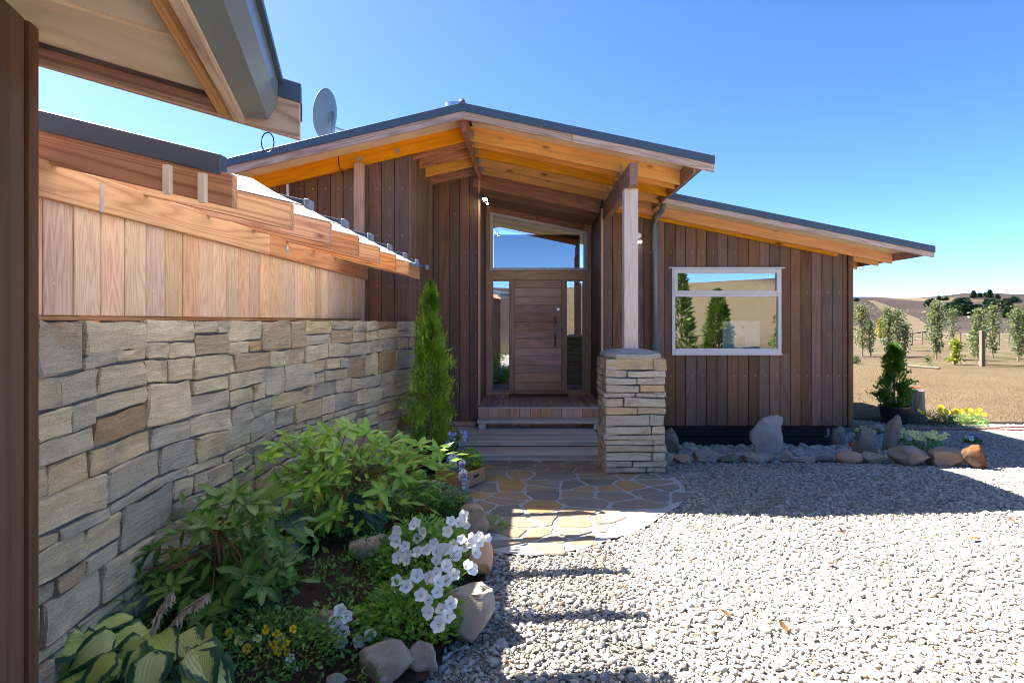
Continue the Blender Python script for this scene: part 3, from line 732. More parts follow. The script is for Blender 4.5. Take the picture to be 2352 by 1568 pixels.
# wall left of the entry (B)
XL, XR_ = -0.798, 1.197
wB = wall_part([(XC, XL - 0.005, YB + 0.005, YB + 0.1, 0.2, 4.3)])
clad(wB, (0, YB, 0), (1, 0, 0), (0, -1, 0), joints(XC + 0.022, XL, -1.427, 0.164), 0.35, lambda x: T(x) - 0.09, M['cedar_dark'], nail_z=NZ)
# wall right of the entry with the window (C)
XE = 5.18; WX0, WX1, WZ0, WZ1 = 2.291, 4.032, 1.478, 2.843
wC = wall_part([(XR_ + 0.005, WX0 + 0.01, YB + 0.005, YB + 0.1, 0.3, 3.7), (WX1 - 0.01, XE - 0.02, YB + 0.005, YB + 0.1, 0.3, 3.15), (WX0 + 0.01, WX1 - 0.01, YB + 0.005, YB + 0.1, 0.3, WZ0 + 0.01), (WX0 + 0.01, WX1 - 0.01, YB + 0.005, YB + 0.1, WZ1 - 0.01, 3.35)])
clad(wC, (0, YB, 0), (1, 0, 0), (0, -1, 0), joints(XR_, XE - 0.085, 2.18, 0.1672), 0.329, lambda x: (T2(x) if x > 1.95 else T(x)) - 0.12, M['cedar_dark'], nail_z=NZ, holes=[(WX0, WX1, WZ0, WZ1)])
plank('corner_board', [(XE - 0.08, 0.329), (XE, 0.329), (XE, T2(XE) - 0.12), (XE - 0.08, T2(XE) - 0.12)], 0.045, M['cedar_dark'], wC, frame_axes((0, YB, 0), (1, 0, 0), (0, -1, 0)))
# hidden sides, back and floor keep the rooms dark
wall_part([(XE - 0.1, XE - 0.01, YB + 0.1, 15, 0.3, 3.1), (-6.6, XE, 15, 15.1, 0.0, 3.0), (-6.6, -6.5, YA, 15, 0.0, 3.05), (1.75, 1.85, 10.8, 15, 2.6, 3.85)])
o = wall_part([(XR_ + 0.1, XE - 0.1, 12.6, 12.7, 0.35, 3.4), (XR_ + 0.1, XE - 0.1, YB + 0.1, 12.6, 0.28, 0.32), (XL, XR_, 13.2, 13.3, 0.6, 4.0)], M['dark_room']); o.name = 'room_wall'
# entry recess
YD = 10.65
wl = wall_part([(XL - 0.1, XL - 0.005, YB + 0.02, YD + 0.1, 0.3, 4.25)])
clad(wl, (XL, YB, 0), (0, 1, 0), (1, 0, 0), joints(0.0, YD - YB - 0.02, 0.06, 0.14), 0.66, lambda s: 4.12, M['cedar_dark'], t=0.02)
wr = wall_part([(XR_ + 0.005, XR_ + 0.1, YB + 0.02, YD + 0.1, 0.3, 4.0)])
clad(wr, (XR_, YD, 0), (0, -1, 0), (-1, 0, 0), joints(0.0, YD - YB, 0.06, 0.14), 0.66, lambda s: 3.745, M['cedar_dark'], t=0.02)
for x in (XL - 0.002, XR_ - 0.034): box('corner_trim', x, x + 0.036, YB - 0.028, YB + 0.015, 0.66, T(x) - 0.25 if x < 0 else 3.8, M['cedar_door_z'], house, 0.004)
def zc(x): return 4.145 - 0.19 * (x - XL)
for k in range(11):                                # ceiling boards of the recess
    y = YB + 0.09 + k * 0.14
    member('ceiling_board', (XL + 0.003, y, zc(XL) + 0.03), (XR_ - 0.003, y, zc(XR_) + 0.03), 0.132, 0.022, M['cedar_dark_x'], house, 0.004)
member('recess_lining', (XL - 0.3, YB + 0.9, zc(XL - 0.3) + 0.06), (XR_ + 0.3, YB + 0.9, zc(XR_ + 0.3) + 0.06), 1.72, 0.02, M['black_wood'], house, 0)
member('header_board', (XL - 0.02, YB - 0.01, 4.50), (XR_ + 0.01, YB - 0.01, 4.50 - 0.2085 * 2.025), 0.03, 0.36, M['cedar_dark_x'], house)

# door wall
dw = MB()
S_ = F / YD
def dx(px): return XW(px, YD)
def dz(py): return ZW(py, YD)
door_frame = thing('entry_frame', None, None, (0.2, YD, 0.66)); 
put(door_frame, house, Matrix.Translation((0.2, YD, 0.66)))
def dpiece(name, px0, px1, py0, py1, y0, y1, mat, parent=None, c=0.004): return box(name, dx(px0), dx(px1), y0, y1, dz(py1), dz(py0), mat, parent or door_frame, c)
dpiece('jamb', 1112.5, 1130.5, 470, 898.5, YD - 0.03, YD + 0.06, M['cedar_door_z'])
dpiece('jamb', 1340.5, 1359, 515, 898.5, YD - 0.03, YD + 0.06, M['cedar_door_z'])
dpiece('head_rail', 1130.8, 1340.2, 622, 643, YD - 0.025, YD + 0.06, M['cedar_door'])
dpiece('threshold', 1112.5, 1356, 898.8, 905.5, YD - 0.09, YD + 0.06, M['cedar_door'])
dpiece('mullion', 1171.8, 1182.2, 643.3, 898.5, YD - 0.03, YD + 0.06, M['cedar_door_z'])
dpiece('mullion', 1289.3, 1299.6, 643.3, 898.5, YD - 0.03, YD + 0.06, M['cedar_door_z'])
for a, b in ((1130.9, 1171.5), (1299.9, 1340.2)):
    fr = MB()
    for (p0, p1, q0, q1) in ((a, a + 2.2, 643.4, 898.4), (b - 2.2, b, 643.4, 898.4), (a + 2.2, b - 2.2, 643.4, 645.8), (a + 2.2, b - 2.2, 895.5, 898.4)):
        fr.box(dx(p0), dx(p1), YD - 0.012, YD + 0.03, dz(q1), dz(q0), 0.002)
    sl = fr.build('sidelight', M['cedar_door_z'], house)
    box('pane', dx(a + 1.8), dx(b - 1.8), YD + 0.006, YD + 0.012, dz(895.9), dz(645.4), M['glass_dark'], sl, 0)
# panelled door
door = MB().box(dx(1182.4), dx(1289.1), YD + 0.02, YD + 0.05, dz(898.4), dz(643.4)).build('door', M['cedar_door'], house)
dj = [208, 287, 378, 467, 557, 648, 740, 832, 924, 1015, 1104, 1196, 1288, 1378]
for a, b in zip(dj, dj[1:]):
    y0, y1 = dz(600.25 + b * 0.2149) + 0.004, dz(600.25 + a * 0.2149) - 0.004
    x0, x1 = dx(1183.2), dx(1288.6)
    v = [(x0, YD + 0.02, y0), (x1, YD + 0.02, y0), (x1, YD + 0.02, y1), (x0, YD + 0.02, y1), (x0, YD - 0.012, y0 + 0.004), (x1, YD - 0.012, y0 + 0.004), (x1, YD + 0.004, y1), (x0, YD + 0.004, y1), (x0, YD - 0.006, y0), (x1, YD - 0.006, y0)]
    mesh_obj('board', v, [(4, 5, 6, 7), (8, 9, 5, 4), (0, 1, 9, 8), (2, 3, 7, 6), (0, 8, 4, 7, 3), (1, 2, 6, 5, 9)], M['cedar_door'], door)
hx = dx(1090.25 + 858 * 0.2149); hz0, hz1 = dz(600.25 + 910 * 0.2149), dz(600.25 + 590 * 0.2149)
hd = MB().tube([(hx, YD - 0.07, hz0), (hx, YD - 0.07, (hz0 + hz1) / 2), (hx, YD - 0.07, hz1)], [0.013, 0.017, 0.019], 10)
for z in (hz0 + 0.08, hz1 - 0.08): hd.tube([(hx, YD - 0.07, z), (hx, YD, z)], 0.009, 8)
hd.build('handle', M['steel'], door, smooth=True)
lx, lz = dx(1090.25 + 893 * 0.2149), dz(600.25 + 512 * 0.2149)
lk = MB()
for k in range(16):
    pass
lk.tube([(lx, YD - 0.022, lz), (lx, YD, lz)], 0.028, 16); lk.build('lock', M['steel'], door)
# transom window with raked head
def raked_frame(name, pts, w, y0, y1, mat, parent):
    n = len(pts); cx = sum(p[0] for p in pts) / n; cz = sum(p[1] for p in pts) / n
    inn = []
    for i in range(n):
        p, a, b = Vector(pts[i]), Vector(pts[i - 1]), Vector(pts[(i + 1) % n])
        e1 = (p - a).normalized(); e2 = (b - p).normalized(); n1 = Vector((-e1.y, e1.x)); n2 = Vector((-e2.y, e2.x))
        m = (n1 + n2); m = m / m.length; k = w / max(0.3, m.dot(n1)); inn.append((p.x + m.x * k, p.y + m.y * k))
    v = [(x, y0, z) for x, z in pts] + [(x, y0, z) for x, z in inn] + [(x, y1, z) for x, z in pts] + [(x, y1, z) for x, z in inn]
    f = []
    for i in range(n):
        j = (i + 1) % n; f += [(i, j, n + j, n + i), (2*n + i, 3*n + i, 3*n + j, 2*n + j), (i, 2*n + i, 2*n + j, j), (n + i, n + j, 3*n + j, 3*n + i)]
    return mesh_obj(name, v, f, mat, parent), inn
tw = [(dx(1126), dz(621.5)), (dx(1347), dz(621.5)), (dx(1347), dz(532.5)), (dx(1126), dz(487.5))]
two, inn = raked_frame('window', tw, 0.05, YD - 0.045, YD + 0.05, M['white_frame'], house)
mesh_obj('pane', [(x, YD + 0.0, z) for x, z in inn], [(0, 1, 2, 3)], M['glass'], two)
surround = MB()
v = [(dx(1112.5), dz(470)), (dx(1357), dz(518))]
mesh_obj('transom_lining', [(dx(1130.6), YD + 0.012, dz(621)), (dx(1126), YD + 0.012, dz(487)), (dx(1347), YD + 0.012, dz(532)), (dx(1357), YD + 0.012, dz(621)), (dx(1357), YD + 0.012, dz(515)), (dx(1112.5), YD + 0.012, dz(466))], [(1, 2, 4, 5)], M['cedar_dark_x'], house)
# things glimpsed inside the hall
box('ceiling_lamp', -0.35, 0.35, 12.4, 12.46, 3.18, 3.20, M['white'], house, 0.004)

# window in wall C: frame, sash, panes, sill flashing
win = MB()
def wbox(m, px0, px1, py0, py1, y0, y1, c=0.003): m.box(XW(px0, YB), XW(px1, YB), y0, y1, ZW(py1, YB), ZW(py0, YB), c)
for a in ((1542, 1549.3, 617.5, 812), (1784.5, 1792, 617.5, 812), (1549.5, 1784.3, 617.5, 624.5), (1549.5, 1784.3, 674.6, 681.5), (1549.5, 1784.3, 799.8, 812)): wbox(win, *a, YB - 0.05, YB + 0.07)
win = win.build('window', M['white_frame'], house)
sash = MB()
for a in ((1546, 1553.8, 619.6, 675.3), (1780.5, 1788, 619.6, 675.3), (1554, 1780.3, 619.6, 628), (1554, 1780.3, 668, 675.3)): wbox(sash, *a, YB - 0.068, YB - 0.01)
sash.build('sash', M['white_frame'], win)
def pane(px0, px1, py0, py1, y, mat, parent): 
    m = MB(); wbox(m, px0, px1, py0, py1, y, y + 0.006, 0); return m.build('pane', mat, parent)
pane(1553, 1781, 627, 669, YB - 0.03, M['glass'], win); pane(1548.5, 1785, 681, 800.5, YB - 0.015, M['glass'], win)
m = MB(); wbox(m, 1534, 1799.5, 614.2, 617.3, YB - 0.075, YB - 0.02); m.build('head_flashing', M['white_frame'], win)
m = MB(); wbox(m, 1541, 1793, 811, 815, YB - 0.07, YB - 0.02); m.build('sill', M['white_frame'], win)

# roofs
def slab(name, f, x0, x1, y0, y1, z0, z1, mat, parent, c=0.0):
    return member(name, (x0, (y0 + y1) / 2, f(x0) + z1), (x1, (y0 + y1) / 2, f(x1) + z1), abs(y1 - y0), z1 - z0, mat, parent, c, plumb=True)
roof = slab('roof', T, RX, 2.18, DF - 0.015, 15.2, -0.03, 0.0, M['metal_dark'], house)
slab('roof_sheet', T, -6.8, RX, DF - 0.015, 15.2, -0.03, 0.0, M['metal_dark'], roof)
for a, b in ((RX, 2.18), (-6.8, RX)): slab('verge_flashing', T, a, b, DF - 0.02, DF, -0.087, 0.004, M['metal_dark'], roof, 0.002)
for a, b in ((RX, 0.52), (0.523, 2.18), (-6.8, RX)): slab('barge_board', T, a, b, DF, DF + 0.03, -0.178, -0.087, M['barge'], roof, 0.003)
for a, b in ((RX + 0.06, 1.55), (1.553, 1.94)): slab('soffit', T, a, b, DF + 0.03, YB, -0.046, -0.034, M['ply'], roof)
for a, b in ((-1.96, RX - 0.04), (-3.45, -1.963), (-5.0, -3.453), (-6.5, -5.003)): slab('soffit', T, a, b, DF + 0.03, YB if a > -2 else YA + 0.2, -0.046, -0.034, M['ply'], roof)
rc = MB().tube([(RX, DF - 0.03, RZ + 0.012), (RX, 15, RZ + 0.012)], 0.035, 10); rc.build('ridge_cap', M['metal_dark'], roof, smooth=True)
fl = MB().lathe([(0.0, 0.0), (0.12, 0.0), (0.12, 0.31), (0.135, 0.31), (0.135, 0.335), (0.12, 0.34), (0.12, 0.39), (0.11, 0.395), (0.0, 0.40)], 24, (-0.985, 7.55, 4.48))
fl.build('flue', M['steel'], roof, smooth=False)
roof2 = slab('roof', T2, 1.95, 5.896, 8.235, 15.2, -0.03, 0.0, M['metal_dark'], house)
slab('verge_flashing', T2, 1.95, 5.896, 8.23, 8.25, -0.087, 0.004, M['metal_dark'], roof2, 0.002)
slab('barge_board', T2, 1.95, 5.896, 8.25, 8.28, -0.16, -0.087, M['barge'], roof2, 0.003)
slab('soffit', T2, 1.95, 4.2, 8.28, 9.2, -0.062, -0.05, M['ply'], roof2); slab('soffit', T2, 4.203, 5.73, 8.28, 9.2, -0.062, -0.05, M['ply'], roof2)
box('eave_board', 5.735, 5.76, 8.28, 13, T2(5.75) - 0.17, T2(5.75) - 0.035, M['cedar_dark_x'], roof2)
# rafters
XT = 1.938
for y in (7.28, 7.51, 7.96, 8.43, 8.9):
    slab('rafter', T, RX + 0.028, XT, y - 0.0225, y + 0.0225, -0.23, -0.048, M['pine'], house, 0.003)
    slab('rafter', T, -6.0 if y < 7.3 else XC + 0.003, RX - 0.028, y - 0.0225, y + 0.0225, -0.23, -0.048, M['pine'] if y in (7.28, 8.43) else M['fir'], house, 0.003)
for y in (8.95, 9.3, 9.9): slab('rafter', T2, 1.3 if y < 9 else XE + 0.01, 5.72, y - 0.0225, y + 0.0225, -0.215, -0.064, M['pine'], house, 0.003)
slab('ledger', T2, 1.3, 4.9, 9.0, 9.06, -0.26, -0.07, M['pine'], house, 0.003)
member('ridge_beam', (RX - 0.0, 6.75, RZ - 0.05), (RX - 0.0, YB + 0.05, RZ - 0.05), 0.05, 0.245, M['beam'], house)
member('porch_beam', (1.25, 6.72, 3.876), (1.25, YB, 3.876), 0.10, 0.268, M['beam'], house)
box('porch_post', 1.167, 1.336, 6.9, 7.07, 1.60, 3.606, M['post'], house, 0.005)
box('wall_post', -2.2, -2.078, 7.17, 7.25, 0.33, T(-2.14) - 0.22, M['cedar_door_z'], house, 0.005)
m = MB().tube([(-2.139, 7.155, ZW(365, 7.17)), (-2.139, 7.18, ZW(365, 7.17))], 0.03, 16); m.build('bolt_washer', M['galv'], house)
box('bolt_washer', XW(909, 7.25) , XW(909, 7.25) + 0.05, 7.247, 7.256, ZW(351, 7.25), ZW(351, 7.25) + 0.05, M['galv'], house, 0)
for y in (7.28, 7.51, 7.96, 8.43, 8.9):              # joist hangers at the ridge and straps at the beam
    z = T(RX + 0.1) - 0.14
    box('joist_hanger', RX + 0.026, RX + 0.075, y - 0.028, y - 0.0235, z - 0.06, z + 0.06, M['galv'], house, 0)
    b = MB(); zz = 3.876
    b.add([(1.17, y - 0.026, zz + 0.12), (1.196, y - 0.026, zz + 0.12), (1.196, y - 0.026, zz), (1.17, y - 0.026, zz), (1.198, y - 0.10, zz - 0.07), (1.198, y - 0.126, zz - 0.07)], [(0, 1, 2, 3), (3, 2, 4, 5)])
    b.build('strap', M['galv'], house)
# eave board, gutter and downpipe
box('eave_board', XT + 0.003, XT + 0.028, DF + 0.03, 10.5, T(XT) - 0.24, T(XT) - 0.05, M['cedar_dark_x'], house)
g = MB(); gx0, gx1, gt = XT + 0.03, XT + 0.15, T(XT) - 0.06
sec = [(gx0, gt), (gx0, gt - 0.12), (gx0 + 0.09, gt - 0.12), (gx1, gt - 0.02), (gx1, gt)]
for (a, b) in zip(sec, sec[1:]): g.add([(a[0], DF + 0.04, a[1]), (b[0], DF + 0.04, b[1]), (b[0], 10.5, b[1]), (a[0], 10.5, a[1])], [(0, 1, 2, 3)])
g.add([(p[0], DF + 0.04, p[1]) for p in sec], [(0, 1, 2, 3, 4)])
g.build('gutter', M['metal_gutter'], house)
pz0 = ZW(470, 8.57)
dp = MB().tube([(2.03, 8.57, gt - 0.10), (2.03, 8.57, pz0 - 0.03), (2.028, 8.60, pz0 - 0.08), (2.012, 8.93, ZW(497, 8.95)), (2.01, 8.97, ZW(505, 8.98)), (2.01, 8.98, ZW(520, 8.98)), (2.01, 8.98, 0.1)], 0.045, 14)
dpo = dp.build('downpipe', M['metal_gutter'], house, smooth=True)
for z in (ZW(500, 8.97), ZW(570, 8.98)): MB().tube([(2.01, 8.98, z - 0.02), (2.01, 8.98, z + 0.02)], 0.05, 14).build('pipe_collar', M['metal_gutter'], dpo)
# plinth
pl = wall_part([(XR_ + 0.1, 4.78, YB + 0.09, YB + 0.16, -0.1, 0.34)]); pl.name = 'plinth'
for z0, z1 in ((0.155, 0.335), (-0.03, 0.135)): box('board', XR_ + 0.2, 4.805, YB + 0.03, YB + 0.06, z0, z1, M['black_wood'], pl)
m = MB().lathe([(0.0, 0.0), (0.11, 0.0), (0.105, 0.36), (0, 0.36)], 14, (5.0, 9.2, -0.03)); m.build('foundation_pile', M['stump'], house, smooth=True)
# floodlights
fl = MB().lathe([(0.0, 0), (0.05, 0), (0.05, 0.03), (0, 0.03)], 14); lo = fl.build('floodlight', M['black'], house, Matrix.Translation((XL + 0.06, 9.06, ZW(452, 9.06))) @ Matrix.Rotation(math.radians(90), 4, 'X'))
def lamp_head(p, rot, mat_body, parent, s=1.0):
    W = Matrix.Translation(p) @ rot
    h = MB().box(-0.045*s, 0.045*s, -0.02*s, 0.02*s, -0.03*s, 0.03*s, 0.004).build('lamp_head', mat_body, parent, W)
    return MB().box(-0.04*s, 0.04*s, -0.026*s, -0.021*s, -0.025*s, 0.025*s).build('lamp_face', M['lamp'], parent, W)
lamp_head(P(1116, 457, 9.0), Matrix.Rotation(math.radians(-40), 4, 'Z') @ Matrix.Rotation(math.radians(25), 4, 'X'), M['black'], lo)
lamp_head(P(1121, 466, 9.0), Matrix.Rotation(math.radians(-60), 4, 'Z') @ Matrix.Rotation(math.radians(40), 4, 'X'), M['black'], lo, 0.7)
fl = MB().lathe([(0.0, 0), (0.055, 0), (0.05, 0.02), (0.03, 0.035), (0, 0.04)], 16); l2 = fl.build('floodlight', M['white'], house, Matrix.Translation((XW(1466, 9.07), 9.075, ZW(541, 9.07))) @ Matrix.Rotation(math.radians(90), 4, 'X'))
lamp_head(P(1469, 555, 9.02), Matrix.Rotation(math.radians(20), 4, 'X'), M['white'], l2, 0.8)
m = MB().tube([P(656, 385, 7.33), P(657, 410, 7.33), P(660, 425, 7.33), P(661, 450, 7.33), P(661, 540, 7.33)], 0.018, 8); m.build('conduit', M['white'], house, smooth=True)
m = MB().tube([P(777, 360, 7.24), P(778, 378, 7.23), P(783, 390, 7.24), P(788, 400, 7.32)], 0.006, 6); m.build('cable', M['wire'], house)

# entry deck and broad steps
deck = wall_part([(XL + 0.01, XR_ - 0.01, YB + 0.05, YD - 0.1, 0.3, 0.60)]); deck.name = 'entry_deck'
ZD = 0.633; x = XL - 0.0
nb = 21
for k in range(nb):
    w = (XR_ - XL) / nb
    box('board', XL + k * w + 0.003, XL + (k + 1) * w - 0.003, YB - 0.045, YD - 0.09, ZD - 0.02, ZD, M['deck_brown'], deck, 0.003)
box('nosing', XL - 0.005, XR_ - 0.003, YB - 0.075, YB - 0.048, ZD - 0.028, ZD - 0.001, M['deck_grey'], deck, 0.003)
w = (XR_ - XL) / 12
for k in range(12): box('board', XL + k * w + 0.003, XL + (k + 1) * w - 0.003, YB - 0.062, YB - 0.04, 0.33, ZD - 0.03, M['riser'], deck, 0.003)
nails([(XL + k * w + 0.05, YB - 0.062, ZD - 0.06) for k in range(12)], (0, -1, 0), deck)
steps = MB().box(-1.5, 0.98, 7.66, 9.05, 0.0, 0.16).build('porch_steps', M['black_wood'], house)
def tread(x0, x1, y0, y1, z, n):
    w = (y1 - y0) / n
    for k in range(n): box('board', x0, x1, y0 + k * w + 0.002, y0 + (k + 1) * w - 0.002, z - 0.028, z, M['deck_grey'], steps, 0.004)
tread(-1.5, 1.03, 7.60, 8.05, 0.222, 3); box('riser_board', -1.5, 1.02, 7.625, 7.65, 0.105, 0.192, M['deck_grey'], steps)
tread(-1.5, 1.03, 8.06, 8.52, 0.305, 3); box('riser_board', -1.5, 1.02, 8.085, 8.11, 0.224, 0.276, M['deck_grey'], steps)
tread(-1.5, 1.03, 8.52, 9.04, 0.332, 4)
box('skirting_board', -1.5, XL - 0.03, YB - 0.05, YB - 0.02, 0.335, 0.40, M['deck_brown'], steps)

step_bench = thing('step_bench', 'low weathered plank step on two blocks in front of the entry deck', 'step', (0.2, 8.85, 0.33))
bx0, bx1 = XW(1095.4, 8.75), XW(1380.7, 8.75)
box('tread', bx0, bx1, 8.74, 9.02, 0.42, 0.47, M['deck_grey'], step_bench, 0.006)
for a in (XW(1099, 8.76), XW(1364, 8.76)): box('leg', a, a + 0.105, 8.76, 9.0, 0.333, 0.419, M['deck_grey'], step_bench, 0.004)
mt = box('doormat', dx(1090.25 + 370 * 0.2149) , dx(1090.25 + 990 * 0.2149), 10.12, 10.54, ZD + 0.002, ZD + 0.022, M['mat'], None, 0.006)
tag(mt, 'brown coir doormat lying in front of the panelled wooden door', 'doormat')

# desk and computer behind the window
desk = thing('desk', 'pale desk top just inside the wide window', 'desk', (3.1, 9.5, 0.32))
box('desk_top', 2.3, 4.05, 9.22, 10.0, 1.42, 1.45, M['post_grey'], desk)
for a in (2.35, 3.97): box('leg', a, a + 0.04, 9.35, 9.95, 0.33, 1.42, M['white'], desk)
comp = thing('desktop_computer', 'silver all in one computer seen from behind through the wide window', 'computer', (3.17, 9.5, 1.45))
alu = plain('brushed_aluminium', (0.78, 0.82, 0.86), 0.4, 0.5, 0.0)
cxm = XW(1703, 9.27)
b = MB(); hw = 0.30
b.box(cxm - hw, cxm + hw, 9.27, 9.29, 1.53, 2.0, 0.006); b.build('screen', alu, comp)
b = MB().add([(cxm - 0.055, 9.255, 1.75), (cxm + 0.055, 9.255, 1.75), (cxm + 0.06, 9.22, 1.455), (cxm - 0.06, 9.22, 1.455), (cxm - 0.055, 9.267, 1.75), (cxm + 0.055, 9.267, 1.75), (cxm + 0.06, 9.23, 1.455), (cxm - 0.06, 9.23, 1.455)], [(3, 2, 1, 0), (4, 5, 6, 7), (0, 1, 5, 4), (1, 2, 6, 5), (3, 0, 4, 7)])
b.build('stand', plain('blue_grey_stand', (0.12, 0.22, 0.42), 0.3, 0.5), comp)
lg = MB(); oz = 1.90
prof = [(0.0, 0.020), (0.012, 0.027), (0.024, 0.022), (0.018, 0.008), (0.027, -0.008), (0.017, -0.027), (0.007, -0.031), (0.0, -0.028), (-0.007, -0.031), (-0.018, -0.025), (-0.027, -0.002), (-0.025, 0.016), (-0.012, 0.027)]
lg.add([(cxm + 0.02 + a * 0.9, 9.262, oz + c * 0.9) for a, c in prof], [tuple(range(len(prof)))])
lg.add([(cxm + 0.02, 9.262, oz + 0.029), (cxm + 0.032, 9.262, oz + 0.045), (cxm + 0.022, 9.262, oz + 0.040)], [(0, 1, 2)])
lg.build('emblem', plain('dark_emblem', (0.05, 0.055, 0.06), 0.3), comp)
tag(box('storage_box', 2.55, 2.95, 9.5, 9.8, 1.452, 1.53, M['white'], None), 'low white box lying on the desk beside the computer', 'box')
tag(box('notebook', 3.6, 3.72, 9.42, 9.5, 1.452, 1.56, plain('blue_cover', (0.03, 0.10, 0.38), 0.4), None), 'small blue box standing on the desk right of the computer', 'box')
# ------------------------------------------------------------------ curved dry-look stone wall
def wall_curve():
    pts = []; x, y = -2.06, 1.3; ds = 0.02; s = 0.0
    x = -2.06 + 0.06
    while y < 7.32:
        t = max(0.0, (y - 2.4) / 4.9); th = math.radians(-3 + 24.5 * t ** 1.5)
        pts.append((x, y, th)); x += math.sin(th) * ds; y += math.cos(th) * ds
    return pts, ds
WC, WDS = wall_curve(); WLEN = (len(WC) - 1) * WDS
def wmap(u, v, n):
    i = max(0, min(len(WC) - 1, int(u / WDS))); x, y, th = WC[i]
    e = u - i * WDS; x += math.sin(th) * e; y += math.cos(th) * e
    return (x + math.cos(th) * n, y - math.sin(th) * n, v)
def stone_mesh(name, c4, fmap, mat, parent, t, rr, nx=5, ny=4, back=0.06):
    """rough-faced stone: c4 = corners (u,v) counter-clockwise from bottom left"""
    V = []; rows = ny + 1; cols = nx + 1
    du = [rr.uniform(-1, 1) for _ in range(24)]
    w = abs(c4[1][0] - c4[0][0]); h = abs(c4[3][1] - c4[0][1]); ed = min(w, h)
    sd = rr.uniform(0, 100)
    tilt = rr.uniform(-0.05, 0.05), rr.uniform(-0.06, 0.06)
    ts = [0, 0.04, 0.45, 0.96, 1] if nx == 4 else [0, 0.025, 0.35, 0.68, 0.975, 1]
    tv = [0, 0.08, 0.92, 1] if ny == 3 else [0, 0.05, 0.5, 0.95, 1]
    for j in range(rows):
        for i in range(cols):
            a, b = ts[i], tv[j]
            p = [(1-a)*(1-b)*c4[0][k] + a*(1-b)*c4[1][k] + a*b*c4[2][k] + (1-a)*b*c4[3][k] for k in (0, 1)]
            edge = i in (0, cols - 1) or j in (0, rows - 1); cor = i in (0, cols - 1) and j in (0, rows - 1)
            if edge:
                p[0] += 0.10 * ed * noise.noise(Vector((p[0]*9, p[1]*9, sd))) ; p[1] += 0.15 * ed * noise.noise(Vector((p[0]*9, p[1]*9, sd + 7)))
            if cor:
                p[0] += (0.05 * ed if i == 0 else -0.05 * ed) * rr.uniform(0, 1.8); p[1] += (0.07 * ed if j == 0 else -0.07 * ed) * rr.uniform(0, 1.8)
            n = t + rr.uniform(-0.005, 0.005) + tilt[0]*(a-.5)*w + tilt[1]*(b-.5)*h + 0.013 * noise.noise(Vector((p[0]*8, p[1]*16, sd)))
            if edge: n -= 0.003 + 0.006 * rr.random()
            V.append(fmap(p[0], p[1], n))
    fr = []
    for j in range(ny):
        for i in range(nx): a = j*cols + i; fr.append((a, a+1, a+cols+1, a+cols))
    ring = [i for i in range(cols)] + [j*cols + cols-1 for j in range(1, rows)] + [ny*cols + i for i in range(cols-2, -1, -1)] + [j*cols for j in range(ny-1, 0, -1)]
    nb = len(V)
    # back ring
    uvs = []
    for j in range(rows):
        for i in range(cols):
            a, b = ts[i], tv[j]; uvs.append([(1-a)*(1-b)*c4[0][k] + a*(1-b)*c4[1][k] + a*b*c4[2][k] + (1-a)*b*c4[3][k] for k in (0, 1)])
    for k in ring: V.append(fmap(uvs[k][0], uvs[k][1], -back))
    for q in range(len(ring)):
        q2 = (q + 1) % len(ring); fr.append((ring[q2], ring[q], nb + q, nb + q2))
    ctr = Vector(fmap((c4[0][0]+c4[2][0])/2, (c4[0][1]+c4[2][1])/2, 0))
    o = mesh_obj(name, [Vector(p) - ctr for p in V], fr, mat, parent, Matrix.Translation(ctr))
    return o
def ashlar(u0, u1, v0, v1, rr, band=(0.17, 0.34), col_=(0.20, 0.55)):
    out = []; v = v0
    while v < v1 - 0.03:
        bh = rr.uniform(0.05, 0.08) if (rr.random() < 0.22 and band[0] < 0.14) else rr.uniform(*band)
        if v + bh > v1 - 0.1: bh = v1 - v
        u = u0 - rr.uniform(0, 0.2)
        while u < u1 - 0.02:
            cw = rr.uniform(*col_)
            if u + cw > u1 - 0.12: cw = u1 - u
            k = rr.random(); a, b = max(u, u0), u + cw
            if bh > 0.20 and k < 0.72:
                if k < 0.34:
                    m = rr.uniform(0.35, 0.65); out += [(a, b, v, v + bh*m), (a, b, v + bh*m, v + bh)]
                elif k < 0.55:
                    m = rr.uniform(0.3, 0.55); e = rr.uniform(0.35, 0.65); s = a + (b-a)*e
                    out += [(a, s, v, v + bh*m), (s, b, v, v + bh*m), (a, b, v + bh*m, v + bh)]
                else:
                    m = rr.uniform(0.45, 0.7); e = rr.uniform(0.35, 0.65); s = a + (b-a)*e
                    out += [(a, b, v, v + bh*m), (a, s, v + bh*m, v + bh), (s, b, v + bh*m, v + bh)]
            else: out.append((a, b, v, v + bh))
            u += cw
        v += bh
    return out
stone_wall = thing('stone_wall', 'curved rough schist garden wall under the raw cedar boards at left', 'wall', (-1.9, 5.0, 0.3))
V0, V1 = 0.2, 2.0
m = MB()
for i in range(0, len(WC) - 10, 10):
    a, b = i * WDS, (i + 10) * WDS
    q = [wmap(a, 0, -0.004), wmap(b, 0, -0.004), wmap(b, V1 - 0.015, -0.004), wmap(a, V1 - 0.015, -0.004), wmap(a, V1 - 0.015, -0.36), wmap(b, V1 - 0.015, -0.36), wmap(b, 0, -0.36), wmap(a, 0, -0.36)]
    m.add(q, [(0, 1, 2, 3), (3, 2, 5, 4), (4, 5, 6, 7)])
e = WLEN - 0.2
m.add([wmap(e, 0, -0.012), wmap(e, 0, -0.36), wmap(e, V1 - 0.015, -0.36), wmap(e, V1 - 0.015, -0.012)], [(0, 1, 2, 3)])
m.build('mortar', M['mortar'], stone_wall)
rs = random.Random(21)
